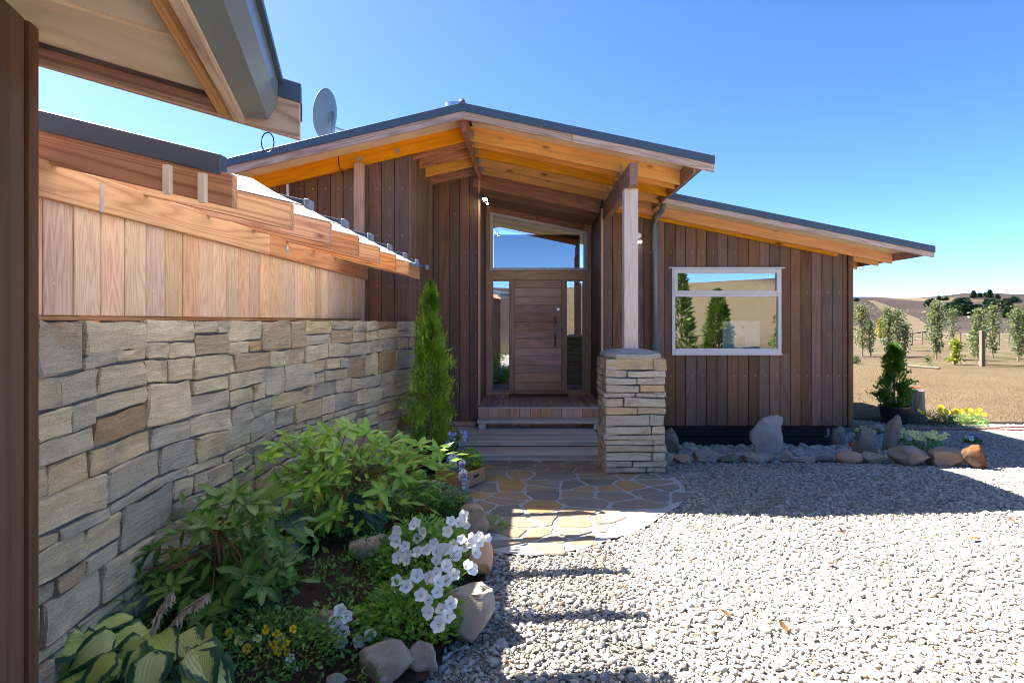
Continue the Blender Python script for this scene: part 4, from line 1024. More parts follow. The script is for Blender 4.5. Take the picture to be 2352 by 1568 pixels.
def jointwarp(u, v): return (u + 0.018 * noise.noise(Vector((u * 3, v * 5, 1))), v + (0.035 * noise.noise(Vector((u * 1.3, v * 2.0, 5))) + 0.012 * noise.noise(Vector((u * 5, v * 4, 9)))) * (1 if v < V1 - 0.02 else 0.25))
cells = ashlar(0.55, WLEN - 0.01, V0, V1, rs, (0.13, 0.27), (0.2, 0.52))
for (a, b, c, d) in cells:
    g = rs.uniform(0.003, 0.007)
    q = [jointwarp(a, c), jointwarp(b, c), jointwarp(b, d), jointwarp(a, d)]
    q = [(q[0][0]+g, q[0][1]+g), (q[1][0]-g, q[1][1]+g), (q[2][0]-g, q[2][1]-g), (q[3][0]+g, q[3][1]-g)]
    stone_mesh('stone', q, wmap, M['wall_stone'], stone_wall, rs.uniform(0.014, 0.03), rs)
print('WALL STONES', len(cells))
# end of the wall near the house
def emap(u, v, n):
    p = Vector(wmap(WLEN - 0.012, v, -u)); x, y, th = WC[-1]; return (p.x + math.sin(th) * n, p.y + math.cos(th) * n, v)

# ------------------------------------------------------------------ stone pillar under the porch post
pillar = thing('stone_pillar', 'square schist pillar carrying the pale timber porch post', 'pillar', (1.25, 7.0, 0.18))
PX0, PX1, PY0, PY1, PZ0, PZ1 = 0.932, 1.57, 6.67, 7.31, 0.16, 1.56
MB().box(PX0 + 0.02, PX1 - 0.02, PY0 + 0.02, PY1 - 0.02, 0.1, PZ1).build('core', M['mortar'], pillar)
rs = random.Random(8); v = PZ0; row = 0
faces = [lambda u, z, n: (PX0 + u, PY0 - n, z), lambda u, z, n: (PX0 - n, PY1 - u, z), lambda u, z, n: (PX1 + n, PY0 + u, z), lambda u, z, n: (PX1 - u, PY1 + n, z)]
ZR = [PZ0]
while ZR[-1] < PZ1 - 0.04:
    h = rs.choice([rs.uniform(0.06, 0.10), rs.uniform(0.10, 0.17)]); ZR.append(PZ1 if ZR[-1] + h > PZ1 - 0.05 else ZR[-1] + h)
for fi, fm in enumerate(faces):
    W_ = PX1 - PX0
    for r, (a, b) in enumerate(zip(ZR, ZR[1:])):
        if fi == 3 and r % 1: continue
        n = rs.choice([1, 2, 2, 2, 3]); cuts = [0.0] + sorted(rs.uniform(0.18, 0.82) * W_ for _ in range(n - 1)) + [W_]
        cuts = [c for i, c in enumerate(cuts) if i == 0 or c - cuts[i-1] > 0.09 or c == W_]
        for u0, u1 in zip(cuts, cuts[1:]):
            g = 0.006; j = [rs.uniform(-0.02, 0.02) for _ in range(4)]
            zz = [(a, b)]
            if b - a > 0.11 and u1 - u0 > 0.14 and rs.random() < 0.45: k = a + (b - a) * rs.uniform(0.4, 0.6); zz = [(a, k), (k, b)]
            for (c, d) in zz:
                ov = 0.03
                stone_mesh('stone', [(u0 + g - (ov if u0 == 0 else 0), c + g), (u1 - g + j[1] * 0.5 + (ov if u1 == W_ else 0), c + g), (u1 - g + (ov if u1 == W_ else 0), d - g + j[2]*0.5), (u0 + g - (ov if u0 == 0 else 0), d - g + j[3]*0.5)], fm, M['pillar_stone'], pillar, rs.uniform(0.012, 0.055), rs, back=0.1)
# cap slabs
v = []; n = 14; cxp, cyp = (PX0 + PX1) / 2, (PY0 + PY1) / 2
outl = []
for k in range(n):
    t = 2 * math.pi * k / n + 0.1; c, s = math.cos(t), math.sin(t); q = 0.35 / max(abs(c), abs(s)) ** 0.9
    outl.append((cxp + c * min(q, 0.45) * rs.uniform(0.97, 1.04), cyp + s * min(q, 0.45) * rs.uniform(0.97, 1.04)))
def capl(sc, z, jj): return [(cxp + (x - cxp) * sc, cyp + (y - cyp) * sc, z + rs.uniform(-jj, jj)) for x, y in outl]
V = capl(0.96, PZ1 - 0.005, 0.004) + capl(1.0, PZ1 + 0.025, 0.006) + capl(0.97, PZ1 + 0.055, 0.008) + capl(0.62, PZ1 + 0.095, 0.008) + [(cxp, cyp, PZ1 + 0.11)]
f = [tuple(range(n))[::-1]]
for L in range(3):
    for k in range(n): f.append((L*n + k, L*n + (k+1) % n, (L+1)*n + (k+1) % n, (L+1)*n + k))
for k in range(n): f.append((3*n + k, 3*n + (k+1) % n, 4*n))
mesh_obj('cap_stone', V, f, M['pillar_stone'], pillar)

# ------------------------------------------------------------------ carport with translucent roof, left
carport = thing('carport', 'open carport with raw cedar board wall, fir rafters and translucent sheet roof', 'carport', (-2.5, 5.0, 0.2))
CXW = -2.087; CZ0, CZ1 = 2.025, 2.527
cw = MB().box(CXW - 0.06, CXW - 0.03, 1.6, 7.34, CZ0 + 0.02, CZ1).build('board_wall', M['fir_y'], carport)
js = [2.45 - 0.165 * 4 + 0.165 * k for k in range(35)]; js = [q for q in js if q < 7.38]
for a, b in zip(js, js[1:]):
    plank('board', [(a + 0.003, CZ0), (b - 0.003, CZ0), (b - 0.003, CZ1 + 0.02), (a + 0.003, CZ1 + 0.02)], 0.022 + R.uniform(-0.002, 0.002), M['cedar_pale'], cw, frame_axes((CXW - 0.022, 0, 0), (0, 1, 0), (1, 0, 0)), 0.004)
nails([(CXW + 0.001, a + 0.05, z) for a in js[:-1] for z in (CZ0 + 0.14, CZ1 - 0.1)], (1, 0, 0), cw, 0.004)
member('bottom_plate', (CXW - 0.06, 1.6, CZ0 - 0.001), (CXW - 0.06, 7.34, CZ0 - 0.001), 0.09, 0.022, M['fir_y'], carport)
member('wall_beam', (CXW + 0.0, 1.5, 2.69), (CXW + 0.0, 4.55, 2.69), 0.05, 0.163, M['fir_y'], carport)
member('wall_beam', (CXW + 0.0, 4.553, 2.69), (CXW + 0.0, 7.34, 2.69), 0.05, 0.163, M['fir_y'], carport)
SP = 0.237; XTL = -1.272; ZTL = 2.632
def TC(x): return ZTL - SP * (x - XTL)
RYS = [2.47 + 0.6 * k for k in range(8)]
for k, y in enumerate(RYS):
    r = member('rafter', (-3.6, y, TC(-3.6)), (XTL, y, TC(XTL)), 0.045, 0.14, M['fir'], carport, 0.003, plumb=True)
    bar = member('joiner_bar', (-3.6, y, TC(-3.6) + (0.035 if k else 0.09)), (XTL + (0.09 if k else -0.05), y, TC(XTL + 0.09) + (0.035 if k else 0.105)), 0.05 if k else 0.06, 0.03 if k else 0.085, M['metal_dark'], carport, 0.003, plumb=True)
    if k: member('bar_cap', (XTL + 0.075, y, TC(XTL + 0.075) + 0.042), (XTL + 0.105, y, TC(XTL + 0.105) + 0.042), 0.075, 0.05, M['web'], bar, 0.004, plumb=True)
for k in range(7):                                    # roofing sheets, bowed a little between the bars
    y0, y1 = RYS[k] + 0.012, RYS[k + 1] - 0.012; v = []; f = []; nn = 8
    for i in range(nn + 1):
        t = i / nn; sag = -0.028 * math.sin(math.pi * t)
        for (xx) in (-3.6, -2.4, XTL + 0.07): v.append((xx, y0 + (y1 - y0) * t, TC(xx) + 0.006 + sag * (0.4 if xx > -1.5 else 1) ))
    for i in range(nn):
        for j in range(2): a = i * 3 + j; f.append((a, a + 1, a + 4, a + 3))
    mesh_obj('roof_sheet', v, f, M['sheet'], carport, smooth=True)
for q, xx in ((0, XTL - 0.27), (1, XTL - 0.12)):       # short trimmer stubs at the near end
    member('trimmer', (xx, RYS[0] - 0.024, TC(xx) - 0.03), (xx, RYS[0] - 0.05, TC(xx) - 0.03), 0.032, 0.125, M['post'], carport, 0.003)
m = MB().add([(CXW + 0.027, 2.75 + a, 2.60 + q) for a, q in ((-0.011, -0.075), (0.011, -0.075), (0.011, 0.05), (0.0, 0.072), (-0.011, 0.05))], [(0, 1, 2, 3, 4)]); m.build('strap', M['galv'], carport)
m = MB().add([(CXW + 0.028, 4.87 + a, 2.61 + q) for a, q in ((0, -0.04), (0.035, 0), (0, 0.04), (-0.035, 0))] + [(CXW + 0.034, 4.87, 2.61)], [(0, 1, 4), (1, 2, 4), (2, 3, 4), (3, 0, 4)]); m.build('bolt_washer', M['galv'], carport)
for x, y in ((-3.55, 2.5), (-3.55, 4.6), (-3.55, 6.6)): box('post', x - 0.05, x + 0.05, y - 0.05, y + 0.05, 0.0, TC(x) - 0.14, M['fir'], carport)

# ------------------------------------------------------------------ outbuilding whose roof corner hangs in from the left
AN = math.radians(17.9); E1 = Vector((math.cos(AN), math.sin(AN), 0)); E2 = Vector((-math.sin(AN), math.cos(AN), 0)); OB = Vector((-0.92, 2.3, 2.73)); SB = 0.209
def L3(a, b, z=0.0): return OB + E1 * a + E2 * b + Vector((0, 0, -SB * a + z))
out = thing('outbuilding', 'brown clad outbuilding corner at the left edge with plywood eave above', 'building', (-1.6, 1.6, 0.2))
def strip(name, a0, a1, b0, b1, z0, z1, mat, parent=None, c=0.003):
    """member along E1 with plumb ends, between b0 and b1"""
    bm_ = (b0 + b1) / 2
    return member(name, L3(a0, bm_, z1), L3(a1, bm_, z1), abs(b1 - b0), z1 - z0, mat, parent or out, c, plumb=True)
def along(name, a, w, b0, b1, z0, z1, mat, parent=None, c=0.003):
    p0, p1 = L3(a, b0), L3(a, b1); p0.z = p1.z = OB.z - SB * a + z1
    return member(name, p0, p1, w, z1 - z0, mat, parent or out, c)
strip('barge_board', -2.6, 0.0, -0.03, 0.0, 0.0, 0.19, M['barge'])
strip('barge_flashing', -2.6, 0.004, -0.04, 0.012, 0.14, 0.215, M['metal_dark'])
member('flashing_end', L3(-0.09, 0.008, 0.15), L3(0.006, 0.008, 0.15), 0.012, 0.07, M['metal_dark'], out, 0.001, plumb=True)
strip('soffit_strip', -2.6, -0.22, -0.11, -0.031, 0.02, 0.035, M['cedar_dark_x'])
for b0, b1 in ((-0.50, -0.112), (-1.4, -0.503), (-2.3, -1.403)): strip('soffit_panel', -2.6, -0.235, b0, b1, 0.05, 0.062, M['ply'], c=0)
strip('cover_strip', -2.6, -0.235, -0.545, -0.475, 0.038, 0.051, M['ply'])
nl = []
fa = along('fascia_board', -0.217, 0.035, -2.6, -0.031, -0.01, 0.16, M['barge'])
along('fascia_trim', -0.262, 0.05, -2.6, -0.035, 0.0, 0.05, M['fir_y'])
g = MB()
sec = [(-0.197, 0.16), (-0.197, 0.015), (-0.115, 0.015), (-0.082, 0.08), (-0.078, 0.17), (-0.09, 0.17)]
def gp(a, b, z): p = L3(a, b); return (p.x, p.y, OB.z + SB * 0.2 + z)
for s, q in zip(sec, sec[1:]): g.add([gp(s[0], -2.6, s[1]), gp(q[0], -2.6, q[1]), gp(q[0], -0.045, q[1]), gp(s[0], -0.045, s[1])], [(0, 1, 2, 3)])
g.add([gp(s[0], -0.045, s[1]) for s in sec], [tuple(range(len(sec)))])
g.build('gutter', M['metal_gutter'], out)
strip('roof_sheet', -2.6, -0.06, -2.6, -0.04, 0.19, 0.21, M['metal_dark'], c=0)
wcx = -0.8024
wa = L3(wcx, -0.25); wb = L3(wcx, -2.2)
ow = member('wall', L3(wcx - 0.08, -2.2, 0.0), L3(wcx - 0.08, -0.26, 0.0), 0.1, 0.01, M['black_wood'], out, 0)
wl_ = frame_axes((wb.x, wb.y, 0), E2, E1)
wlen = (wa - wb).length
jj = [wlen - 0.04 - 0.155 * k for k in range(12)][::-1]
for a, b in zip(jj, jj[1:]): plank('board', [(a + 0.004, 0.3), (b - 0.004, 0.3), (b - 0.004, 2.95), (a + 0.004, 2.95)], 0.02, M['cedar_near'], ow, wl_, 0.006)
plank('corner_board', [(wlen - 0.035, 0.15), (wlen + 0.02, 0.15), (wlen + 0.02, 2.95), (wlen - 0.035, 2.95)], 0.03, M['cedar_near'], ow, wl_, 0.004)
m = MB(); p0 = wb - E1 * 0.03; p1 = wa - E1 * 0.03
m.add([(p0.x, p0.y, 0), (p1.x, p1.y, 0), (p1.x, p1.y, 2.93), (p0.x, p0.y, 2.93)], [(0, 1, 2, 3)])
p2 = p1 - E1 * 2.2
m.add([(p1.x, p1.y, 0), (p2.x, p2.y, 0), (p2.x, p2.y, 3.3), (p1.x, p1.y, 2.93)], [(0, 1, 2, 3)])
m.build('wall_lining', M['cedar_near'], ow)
lp = L3(-0.12, -0.01)
ring = MB().tube([L3(-0.12, -0.015, 0.0) + Vector((0.025 * math.cos(t) - 0.0, 0, -0.05 + 0.04 * math.sin(t))) for t in [k * math.pi / 6 for k in range(13)]], 0.0025, 5, False)
ring.build('cable_loop', M['wire'], out)

# ------------------------------------------------------------------ satellite dish on the far roof slope
dish = thing('satellite_dish', 'grey satellite dish standing behind the left roof slope', 'satellite dish', tuple(P(757, 300, 8.6)))
dc = P(748, 262, 8.6)
ax = Vector((-0.97, 0.10, 0.20)).normalized(); rt = ax.to_track_quat('Z', 'Y').to_matrix().to_4x4()
bm_ = MB(); n = 32; rad = 0.36; prof = [(0.0, -0.085), (0.12, -0.076), (0.24, -0.046), (0.33, -0.010), (rad, 0.0), (rad + 0.008, 0.004), (rad + 0.004, 0.012), (rad - 0.01, 0.008), (0.33, 0.0), (0.24, -0.036), (0.12, -0.066), (0.0, -0.075)]
bm_.lathe(prof, n); bm_.build('reflector', M['dish'], dish, Matrix.Translation(dc) @ rt, smooth=True)
pp = dc - ax * 0.13 + Vector((0.0, -0.02, 0))
MB().tube([pp + Vector((0, 0, 0.05)), pp + Vector((0, 0, -0.45))], 0.026, 10).build('mast', M['galv'], dish, smooth=True)
MB().tube([pp + Vector((0, 0, -0.18)), pp + Vector((0.45, 0.1, -0.32))], 0.014, 8).build('brace', M['galv'], dish)
MB().tube([pp + Vector((0, 0, -0.10)), dc - ax * 0.07 + Vector((0, 0, -0.1))], 0.03, 8).build('bracket', M['galv'], dish)

# ------------------------------------------------------------------ boulders
def rock(name, label, px0, py0, px1, py1, mat, seed, group=None, base=None, planes=18, rough=0.10, flat=0.0, tall=None, sub=4, lean=(0, 0), rotz=0.0, dp=0.75, smooth=True, sharp=0.8, prof=None):
    pxc = (px0 + px1) / 2
    zf = base or gz
    D = ground_D(py1, zf, pxc); W = (px1 - px0) / F * D; app = (py1 - py0) / F * D
    dep = W * dp if tall is None else max(0.12, W * dp)
    Hh = max(0.06, (app - dep * 0.16) * (1.25 if group == 'rocks along the house edge' else 1.0))
    rr = random.Random(seed); bm = bmesh.new(); bmesh.ops.create_icosphere(bm, subdivisions=sub, radius=1.0)
    pl = []
    for _ in range(planes):
        n = Vector((rr.gauss(0, 1), rr.gauss(0, 1), rr.gauss(0, 0.8))).normalized(); pl.append((n, rr.uniform(0.5, 0.82)))
    off = Vector((rr.uniform(0, 50), rr.uniform(0, 50), rr.uniform(0, 50)))
    for v in bm.verts:
        p = v.co.copy()
        for n, d in pl:
            e = p.dot(n) - d
            if e > 0: p -= n * e
        p += v.co.normalized() * (rough * noise.noise(p * 1.6 + off) + rough * 0.5 * noise.noise(p * 3.5 + off) + rough * 0.25 * noise.noise(p * 9 + off) + rough * 0.12 * noise.noise(p * 20 + off))
        v.co = p
    xs = [v.co.x for v in bm.verts]; ys = [v.co.y for v in bm.verts]; zs = [v.co.z for v in bm.verts]
    hx, hy, hz = (max(xs) - min(xs)), (max(ys) - min(ys)), (max(zs) - min(zs))
    zmin = min(zs); emb = 0.12
    for v in bm.verts:
        x = (v.co.x - (max(xs) + min(xs)) / 2) / hx * W; y = (v.co.y - (max(ys) + min(ys)) / 2) / hy * dep
        t = (v.co.z - zmin) / hz; z = (t * (1 + emb) - emb) * Hh
        if prof: k = float(np.interp(t, [q[0] for q in prof], [q[1] for q in prof])); x *= k; y *= k
        v.co = Vector((x + lean[0] * max(0, t) * W, y + lean[1] * max(0, t) * dep, z))
    c = Vector((XW(pxc, D), D + dep * 0.42, 0)); c.z = zf(c.x, c.y - dep * 0.3)
    o = bm_obj(name, bm, mat, None, Matrix.Translation(c) @ Matrix.Rotation(rotz, 4, 'Z'), smooth=smooth)
    if smooth:
        o.data.polygons.foreach_set('use_smooth', [True] * len(o.data.polygons))
    tag(o, label, 'boulder', group); return o
GB = 'boulders edging the planting bed'; GR = 'rocks along the house edge'
rk = rock
rk('boulder', 'squarish pale grey boulder at the bottom end of the bed edge, beside the gravel', 930, 1477, 1006, 1556, M['rock_grey'], 1, GB)
rk('boulder', 'large grey and brown boulder at the very bottom of the picture below the petunias', 806, 1488, 942, 1590, M['rock_grey'], 2, GB)
rk('boulder', 'long pale grey boulder right of the white petunias along the gravel', 1000, 1352, 1122, 1480, M['rock_grey'], 3, GB, lean=(0.15, 0.1), dp=1.0)
rk('boulder', 'large smooth tan boulder right of the petunias beside the paving tip', 1062, 1225, 1130, 1338, M['rock_tan'], 4, GB, planes=3, rough=0.06, dp=1.5)
rk('boulder', 'rough grey boulder between the two smooth tan boulders', 1056, 1172, 1122, 1246, M['rock_brown'], 5, GB, dp=1.1)
rk('boulder', 'smaller rounded tan boulder above the rough grey one at the paving edge', 1050, 1154, 1112, 1206, M['rock_tan'], 6, GB, planes=2, rough=0.05)
rk('boulder', 'dark brown boulder left of the small grey plant pot', 1003, 1116, 1062, 1164, M['rock_brown'], 7, GB)
rk('boulder', 'grey brown boulder in front of the cardboard box corner', 976, 1100, 1020, 1140, M['rock_grey'], 8, GB)
rk('boulder', 'small pale lichen stone beside the foot of the grey pot', 1050, 1137, 1086, 1160, M['rock_grey'], 9, GB)
rk('boulder', 'lichen covered grey boulder in the bed under the large rhododendron', 790, 1226, 880, 1292, M['rock_grey'], 10, GB, base=bz)
rk('boulder', 'flat pinkish brown rock lying in the bed left of the petunias', 678, 1404, 798, 1468, M['rock_brown'], 11, GB, base=bz, dp=0.6)
rk('boulder', 'small grey stone cut by the lower edge of the picture in the bed', 746, 1552, 792, 1584, M['rock_grey'], 12, GB, base=bz)
rk('rock', 'tall angular grey rock right behind the stone pillar', 1521, 992, 1571, 1048, M['rock_dark'], 21, GR, planes=14, rough=0.2, lean=(-0.15, 0), prof=((0, 1.15), (0.5, 1.0), (1, 0.6)))
rk('rock', 'small grey rock at the right foot of the stone pillar', 1520, 1040, 1550, 1071, M['rock_grey'], 22, GR)
rk('rock', 'orange brown wedge rock beside the pillar', 1547, 1043, 1589, 1066, M['rock_tan'], 23, GR, planes=8)
rk('rock', 'blocky grey rock with pale veins left of the flat rocks', 1596, 1035, 1645, 1064, M['rock_grey'], 24, GR, planes=12)
rk('rock', 'flat greenish grey rock left of the big pale boulder', 1657, 1040, 1714, 1064, M['rock_dark'], 25, GR)
rk('rock', 'long flat grey rock under the big pale boulder', 1714, 1037, 1796, 1065, M['rock_grey'], 26, GR)
rk('rock', 'big pale curved boulder standing against the dark plinth', 1723, 966, 1806, 1048, M['rock_pale'], 27, GR, planes=14, rough=0.14, lean=(0.16, 0.0), dp=0.7, prof=((0, 1.25), (0.5, 1.12), (0.65, 0.92), (0.78, 0.85), (1, 1.25)))
rk('rock', 'upright tan brown rock right of the big pale boulder', 1795, 1036, 1829, 1063, M['rock_brown'], 28, GR, planes=10)
rk('rock', 'low brown triangular rock in the gap of the rock row', 1832, 1048, 1882, 1064, M['rock_brown'], 29, GR)
rk('rock', 'low speckled mossy rock left of the rounded orange boulder', 1881, 1047, 1922, 1064, M['rock_dark'], 30, GR)
rk('rock', 'rounded orange boulder in the middle of the right rock row', 1930, 1037, 1994, 1066, M['rock_tan'], 31, GR, planes=2, rough=0.05)
rk('rock', 'dark speckled rock standing behind the rounded orange boulder', 1966, 990, 2023, 1050, M['rock_dark'], 32, GR, planes=9, rough=0.13, lean=(0.12, 0), dp=0.6)
rk('rock', 'tall thin dark slab rock leaning right', 2028, 967, 2068, 1042, M['rock_dark'], 33, GR, planes=9, rough=0.1, lean=(0.5, 0), dp=0.7, tall=True)
rk('rock', 'low grey rock right of the rounded orange boulder', 1990, 1040, 2054, 1068, M['rock_grey'], 34, GR)
rk('rock', 'large brown faceted rock below the pale yellow pansies', 2066, 1026, 2162, 1072, M['rock_brown'], 35, GR, planes=12)
rk('rock', 'long layered brown rock next to the rust coloured slab', 2152, 1030, 2240, 1074, M['rock_brown'], 36, GR, planes=8)
rk('rock', 'rust coloured triangular slab at the right end of the rock row', 2231, 1029, 2285, 1079, M['rock_rust'], 37, GR, planes=9, lean=(-0.35, 0), dp=0.5)
rk('rock', 'brown rock behind the pale pansies at the house corner', 1966, 971, 2000, 992, M['rock_brown'], 38, GR)
rk('rock', 'whitish grey rock behind the tall thin slab', 1998, 974, 2032, 995, M['rock_grey'], 39, GR)
rk('rock', 'small brown rock left of the tall thin slab top', 2016, 983, 2042, 998, M['rock_brown'], 40, GR)
# ------------------------------------------------------------------ foliage helpers
def leaf_me(name, L, W, mat, n=5, droop=0.25, fold=0.25, tip=1.0, wave=0.0, base=0.12, heart=False, cols=1):
    """leaf along +Y, face up +Z, with midrib fold and droop; uv x across, y along"""
    v = []; f = []; uv = []
    for i in range(n + 1):
        t = i / n
        w = math.sin(math.pi * min(1, (t * (1 - base) + base)) ** (0.62 if heart else 0.88)) ** (0.75 if heart else 0.62) * W / 2
        if i == n: w = 0.002 * tip
        if i == 0: w = W * 0.04
        z = -droop * L * t * t; wv = wave * math.sin(t * 9)
        y = L * t * (1 - 0.12 * droop * t)
        for q in range(-cols, cols + 1):
            k = q / cols; zz = fold * w * abs(k) * (1.0 if cols == 1 else 1.5 - 0.9 * abs(k)) + (wv * w * k if cols == 1 else wave * W * math.sin(7 * t + 3 * k) * abs(k))
            v.append((k * w, y, z + zz)); uv.append((0.5 + 0.5 * k, t))
    r = 2 * cols + 1
    for i in range(n):
        for q in range(r - 1): a = i * r + q; f.append((a, a + 1, a + r + 1, a + r))
    me = bpy.data.meshes.new(name); me.from_pydata(v, [], f); me.materials.append(mat)
    l = me.uv_layers.new(name='UVMap')
    for lp in me.loops: l.data[lp.index].uv = uv[lp.vertex_index]
    me.polygons.foreach_set('use_smooth', [True] * len(me.polygons)); me.update()
    return me
def leaf_at(me, p, d, up, parent, s=1.0, name='leaf'):
    d = Vector(d).normalized(); u = Vector(up); x = d.cross(u)
    if x.length < 1e-3: x = d.cross(Vector((1, 0, 0)))
    x.normalize(); z = x.cross(d).normalized(); m = Matrix.Identity(4)
    for i in range(3): m[i][0] = x[i] * s; m[i][1] = d[i] * s; m[i][2] = z[i] * s; m[i][3] = p[i]
    return inst(name, me, parent, m)
def cloud(name, pts, dirs, ups, L, W, mat, parent=None, kind=None, fold=0.25):
    """many small rhombic leaves as one mesh (numpy arrays)"""
    n = len(pts); pts = np.asarray(pts, float); d = np.asarray(dirs, float); d /= np.linalg.norm(d, axis=1, keepdims=True) + 1e-9
    u = np.asarray(ups, float); x = np.cross(d, u); x /= np.linalg.norm(x, axis=1, keepdims=True) + 1e-9; z = np.cross(x, d)
    L = np.broadcast_to(np.asarray(L, float), (n,))[:, None]; W = np.broadcast_to(np.asarray(W, float), (n,))[:, None]
    V = np.empty((n, 4, 3)); V[:, 0] = pts; V[:, 1] = pts + d * L * 0.5 + x * W * 0.5 + z * W * fold; V[:, 2] = pts + d * L; V[:, 3] = pts + d * L * 0.5 - x * W * 0.5 + z * W * fold
    me = bpy.data.meshes.new(name); me.vertices.add(n * 4); me.vertices.foreach_set('co', V.reshape(-1))
    me.loops.add(n * 6); i0 = np.arange(n) * 4; tri = np.stack([i0, i0 + 1, i0 + 2, i0, i0 + 2, i0 + 3], 1).reshape(-1)
    me.loops.foreach_set('vertex_index', tri.astype(np.int32)); me.polygons.add(n * 2)
    me.polygons.foreach_set('loop_start', (np.arange(n * 2) * 3).astype(np.int32)); me.update(calc_edges=True); me.validate()
    me.materials.append(mat); o = bpy.data.objects.new(name, me); col.objects.link(o); put(o, parent)
    if kind: o['kind'] = kind
    return o
def rdirs(n, zb=0.0): 
    a = NR.normal(size=(n, 3)); a[:, 2] += zb; return a / np.linalg.norm(a, axis=1, keepdims=True)

# ------------------------------------------------------------------ rhododendrons
LA = [leaf_me('rhododendron_leaf', 0.15, 0.062, M['rhodo_a'], droop=0.10), leaf_me('rhododendron_leaf', 0.14, 0.058, M['rhodo_a'], droop=0.3), leaf_me('rhododendron_leaf', 0.115, 0.05, M['rhodo_a'], droop=0.05)]
LB = [leaf_me('rhododendron_leaf', 0.15, 0.06, M['rhodo_b'], droop=0.1), leaf_me('rhododendron_leaf', 0.14, 0.056, M['rhodo_b'], droop=0.3), leaf_me('rhododendron_leaf', 0.115, 0.042, M['rhodo_b'], droop=0.05)]
LF = [leaf_me('rhododendron_leaf', 0.145, 0.05, M['rhodo_bright'], droop=0.15)]
LY = [leaf_me('rhododendron_leaf', 0.12, 0.045, M['leaf_yellow'], droop=0.2)]
def rhodo(name, label, whorls, base, leaves, extra, count=8, el=(5, 40)):
    bp = Vector(base); t = thing(name, label, 'shrub', bp); rr = random.Random(len(whorls) * 7 + 1)
    br = MB(); nleaf = 0
    hubs = [bp + Vector((rr.uniform(-.14, .14), rr.uniform(-.1, .14), rr.uniform(0.22, 0.42))) for _ in range(6)]
    for k, h in enumerate(hubs): br.tube([bp + Vector((rr.uniform(-.06, .06), rr.uniform(-.05, .05), -0.06)), bp.lerp(h, 0.5) + Vector((rr.uniform(-.03, .03), 0, 0)), h], [0.013, 0.011, 0.009], 6)
    for i, (p, out_, k) in enumerate(whorls):
        h = min(hubs, key=lambda q: (q - p).length); mid = h.lerp(p, 0.55) + Vector((rr.uniform(-.03, .03), rr.uniform(-.03, .03), rr.uniform(-.05, 0.0)))
        br.tube([h, mid, p], [0.007, 0.0055, 0.004], 5)
        ax = (Vector(out_) + Vector((rr.uniform(-.25, .25), rr.uniform(-.25, .25), 0))).normalized()
        s = ax.cross(Vector((0.3, 1, 0.2))).normalized(); q = ax.cross(s); a0 = rr.uniform(0, 6.28); n = count + rr.choice([-1, 0, 0, 1])
        me_set = LF if k == 'f' else leaves
        for j in range(n):
            ang = a0 + 6.283 * j / n + rr.uniform(-.25, .25); e = math.radians(rr.uniform(*el)) * (1 if j % 3 else 0.3) - (0.35 if rr.random() < 0.15 else 0)
            d = (s * math.cos(ang) + q * math.sin(ang)) * math.cos(e) + ax * math.sin(e)
            leaf_at(rr.choice(me_set), p + ax * rr.uniform(-0.012, 0.012), d, ax, t, rr.uniform(0.7, 1.12)); nleaf += 1
    for (p, d) in extra: leaf_at(LY[0], p, d, (0.3, -0.8, 0.5), t, 1.0)
    br.build('branches', M['stem_red'], t, smooth=True)
    pts = []; dd = []; uu = []
    for (p, o_, k) in whorls:
        for _ in range(16):
            q = p + Vector((rr.gauss(0, 0.10), rr.gauss(0.05, 0.10), -abs(rr.gauss(0.07, 0.09)))); pts.append(tuple(q)); e = q - (bp + Vector((0, 0, 0.35))); dd.append((e.x + rr.gauss(0, 0.2), e.y - 0.15 + rr.gauss(0, 0.2), rr.gauss(0.0, 0.2))); uu.append((rr.gauss(0, .3), -0.3 + rr.gauss(0, .3), 1))
    cloud('inner_leaves', pts, dd, uu, NR.uniform(0.09, 0.15, len(pts)), NR.uniform(0.032, 0.048, len(pts)), leaves[0].materials[0], t, 'stuff', fold=0.12)
    return t, nleaf
def wz1(zx, zy): return (900 + zx / 2.352) * 0.6125, (1550 + zy / 2.352) * 0.6125
wh = [(260,390),(380,250),(560,220),(770,180),(950,120),(1110,180),(1230,230),(1440,250),(1590,280),(1740,330),(1460,400),(1560,410),(1680,440),(970,340),(1060,360),(830,330),(740,440),(460,520),(560,480),(430,690),(650,620),(850,520),(990,480),(1180,560),(1350,480),(1420,560),(1510,590),(850,880),(520,960),(1100,450),(1300,330),(690,680),(1230,690),(620,300),(790,930)]
rr = random.Random(3); whA = []
for i, (a, b) in enumerate(wh):
    px, py = wz1(a, b); D = 4.25 + (px - 740) / 280 * 0.55 + rr.uniform(-0.22, 0.22) - (0.25 if b > 600 else 0)
    p = P(px, py, D); low = b > 600
    whA.append((p, ((px - 800) / 420, -0.45, 1.0 if not low else 0.7), 'f' if i in (27, 28, 5) else ''))
bx_, by_ = -1.48, 4.38
ex = [(P(*wz1(1240, 740), 4.25), (0.05, -0.2, -1)), (P(*wz1(1285, 590), 4.3), (-0.1, -0.2, -1)), (P(*wz1(700, 690), 4.1), (0, -0.25, -1)), (P(*wz1(430, 720), 4.05), (0.02, -0.3, -1))]
rhodoA, nA = rhodo('rhododendron', 'large light green rhododendron in front of the stone wall middle', whA, (bx_, by_, bz(bx_, by_)), LA, ex)
def wz5(u, v): return u / 3, 1045.5 + v / 3
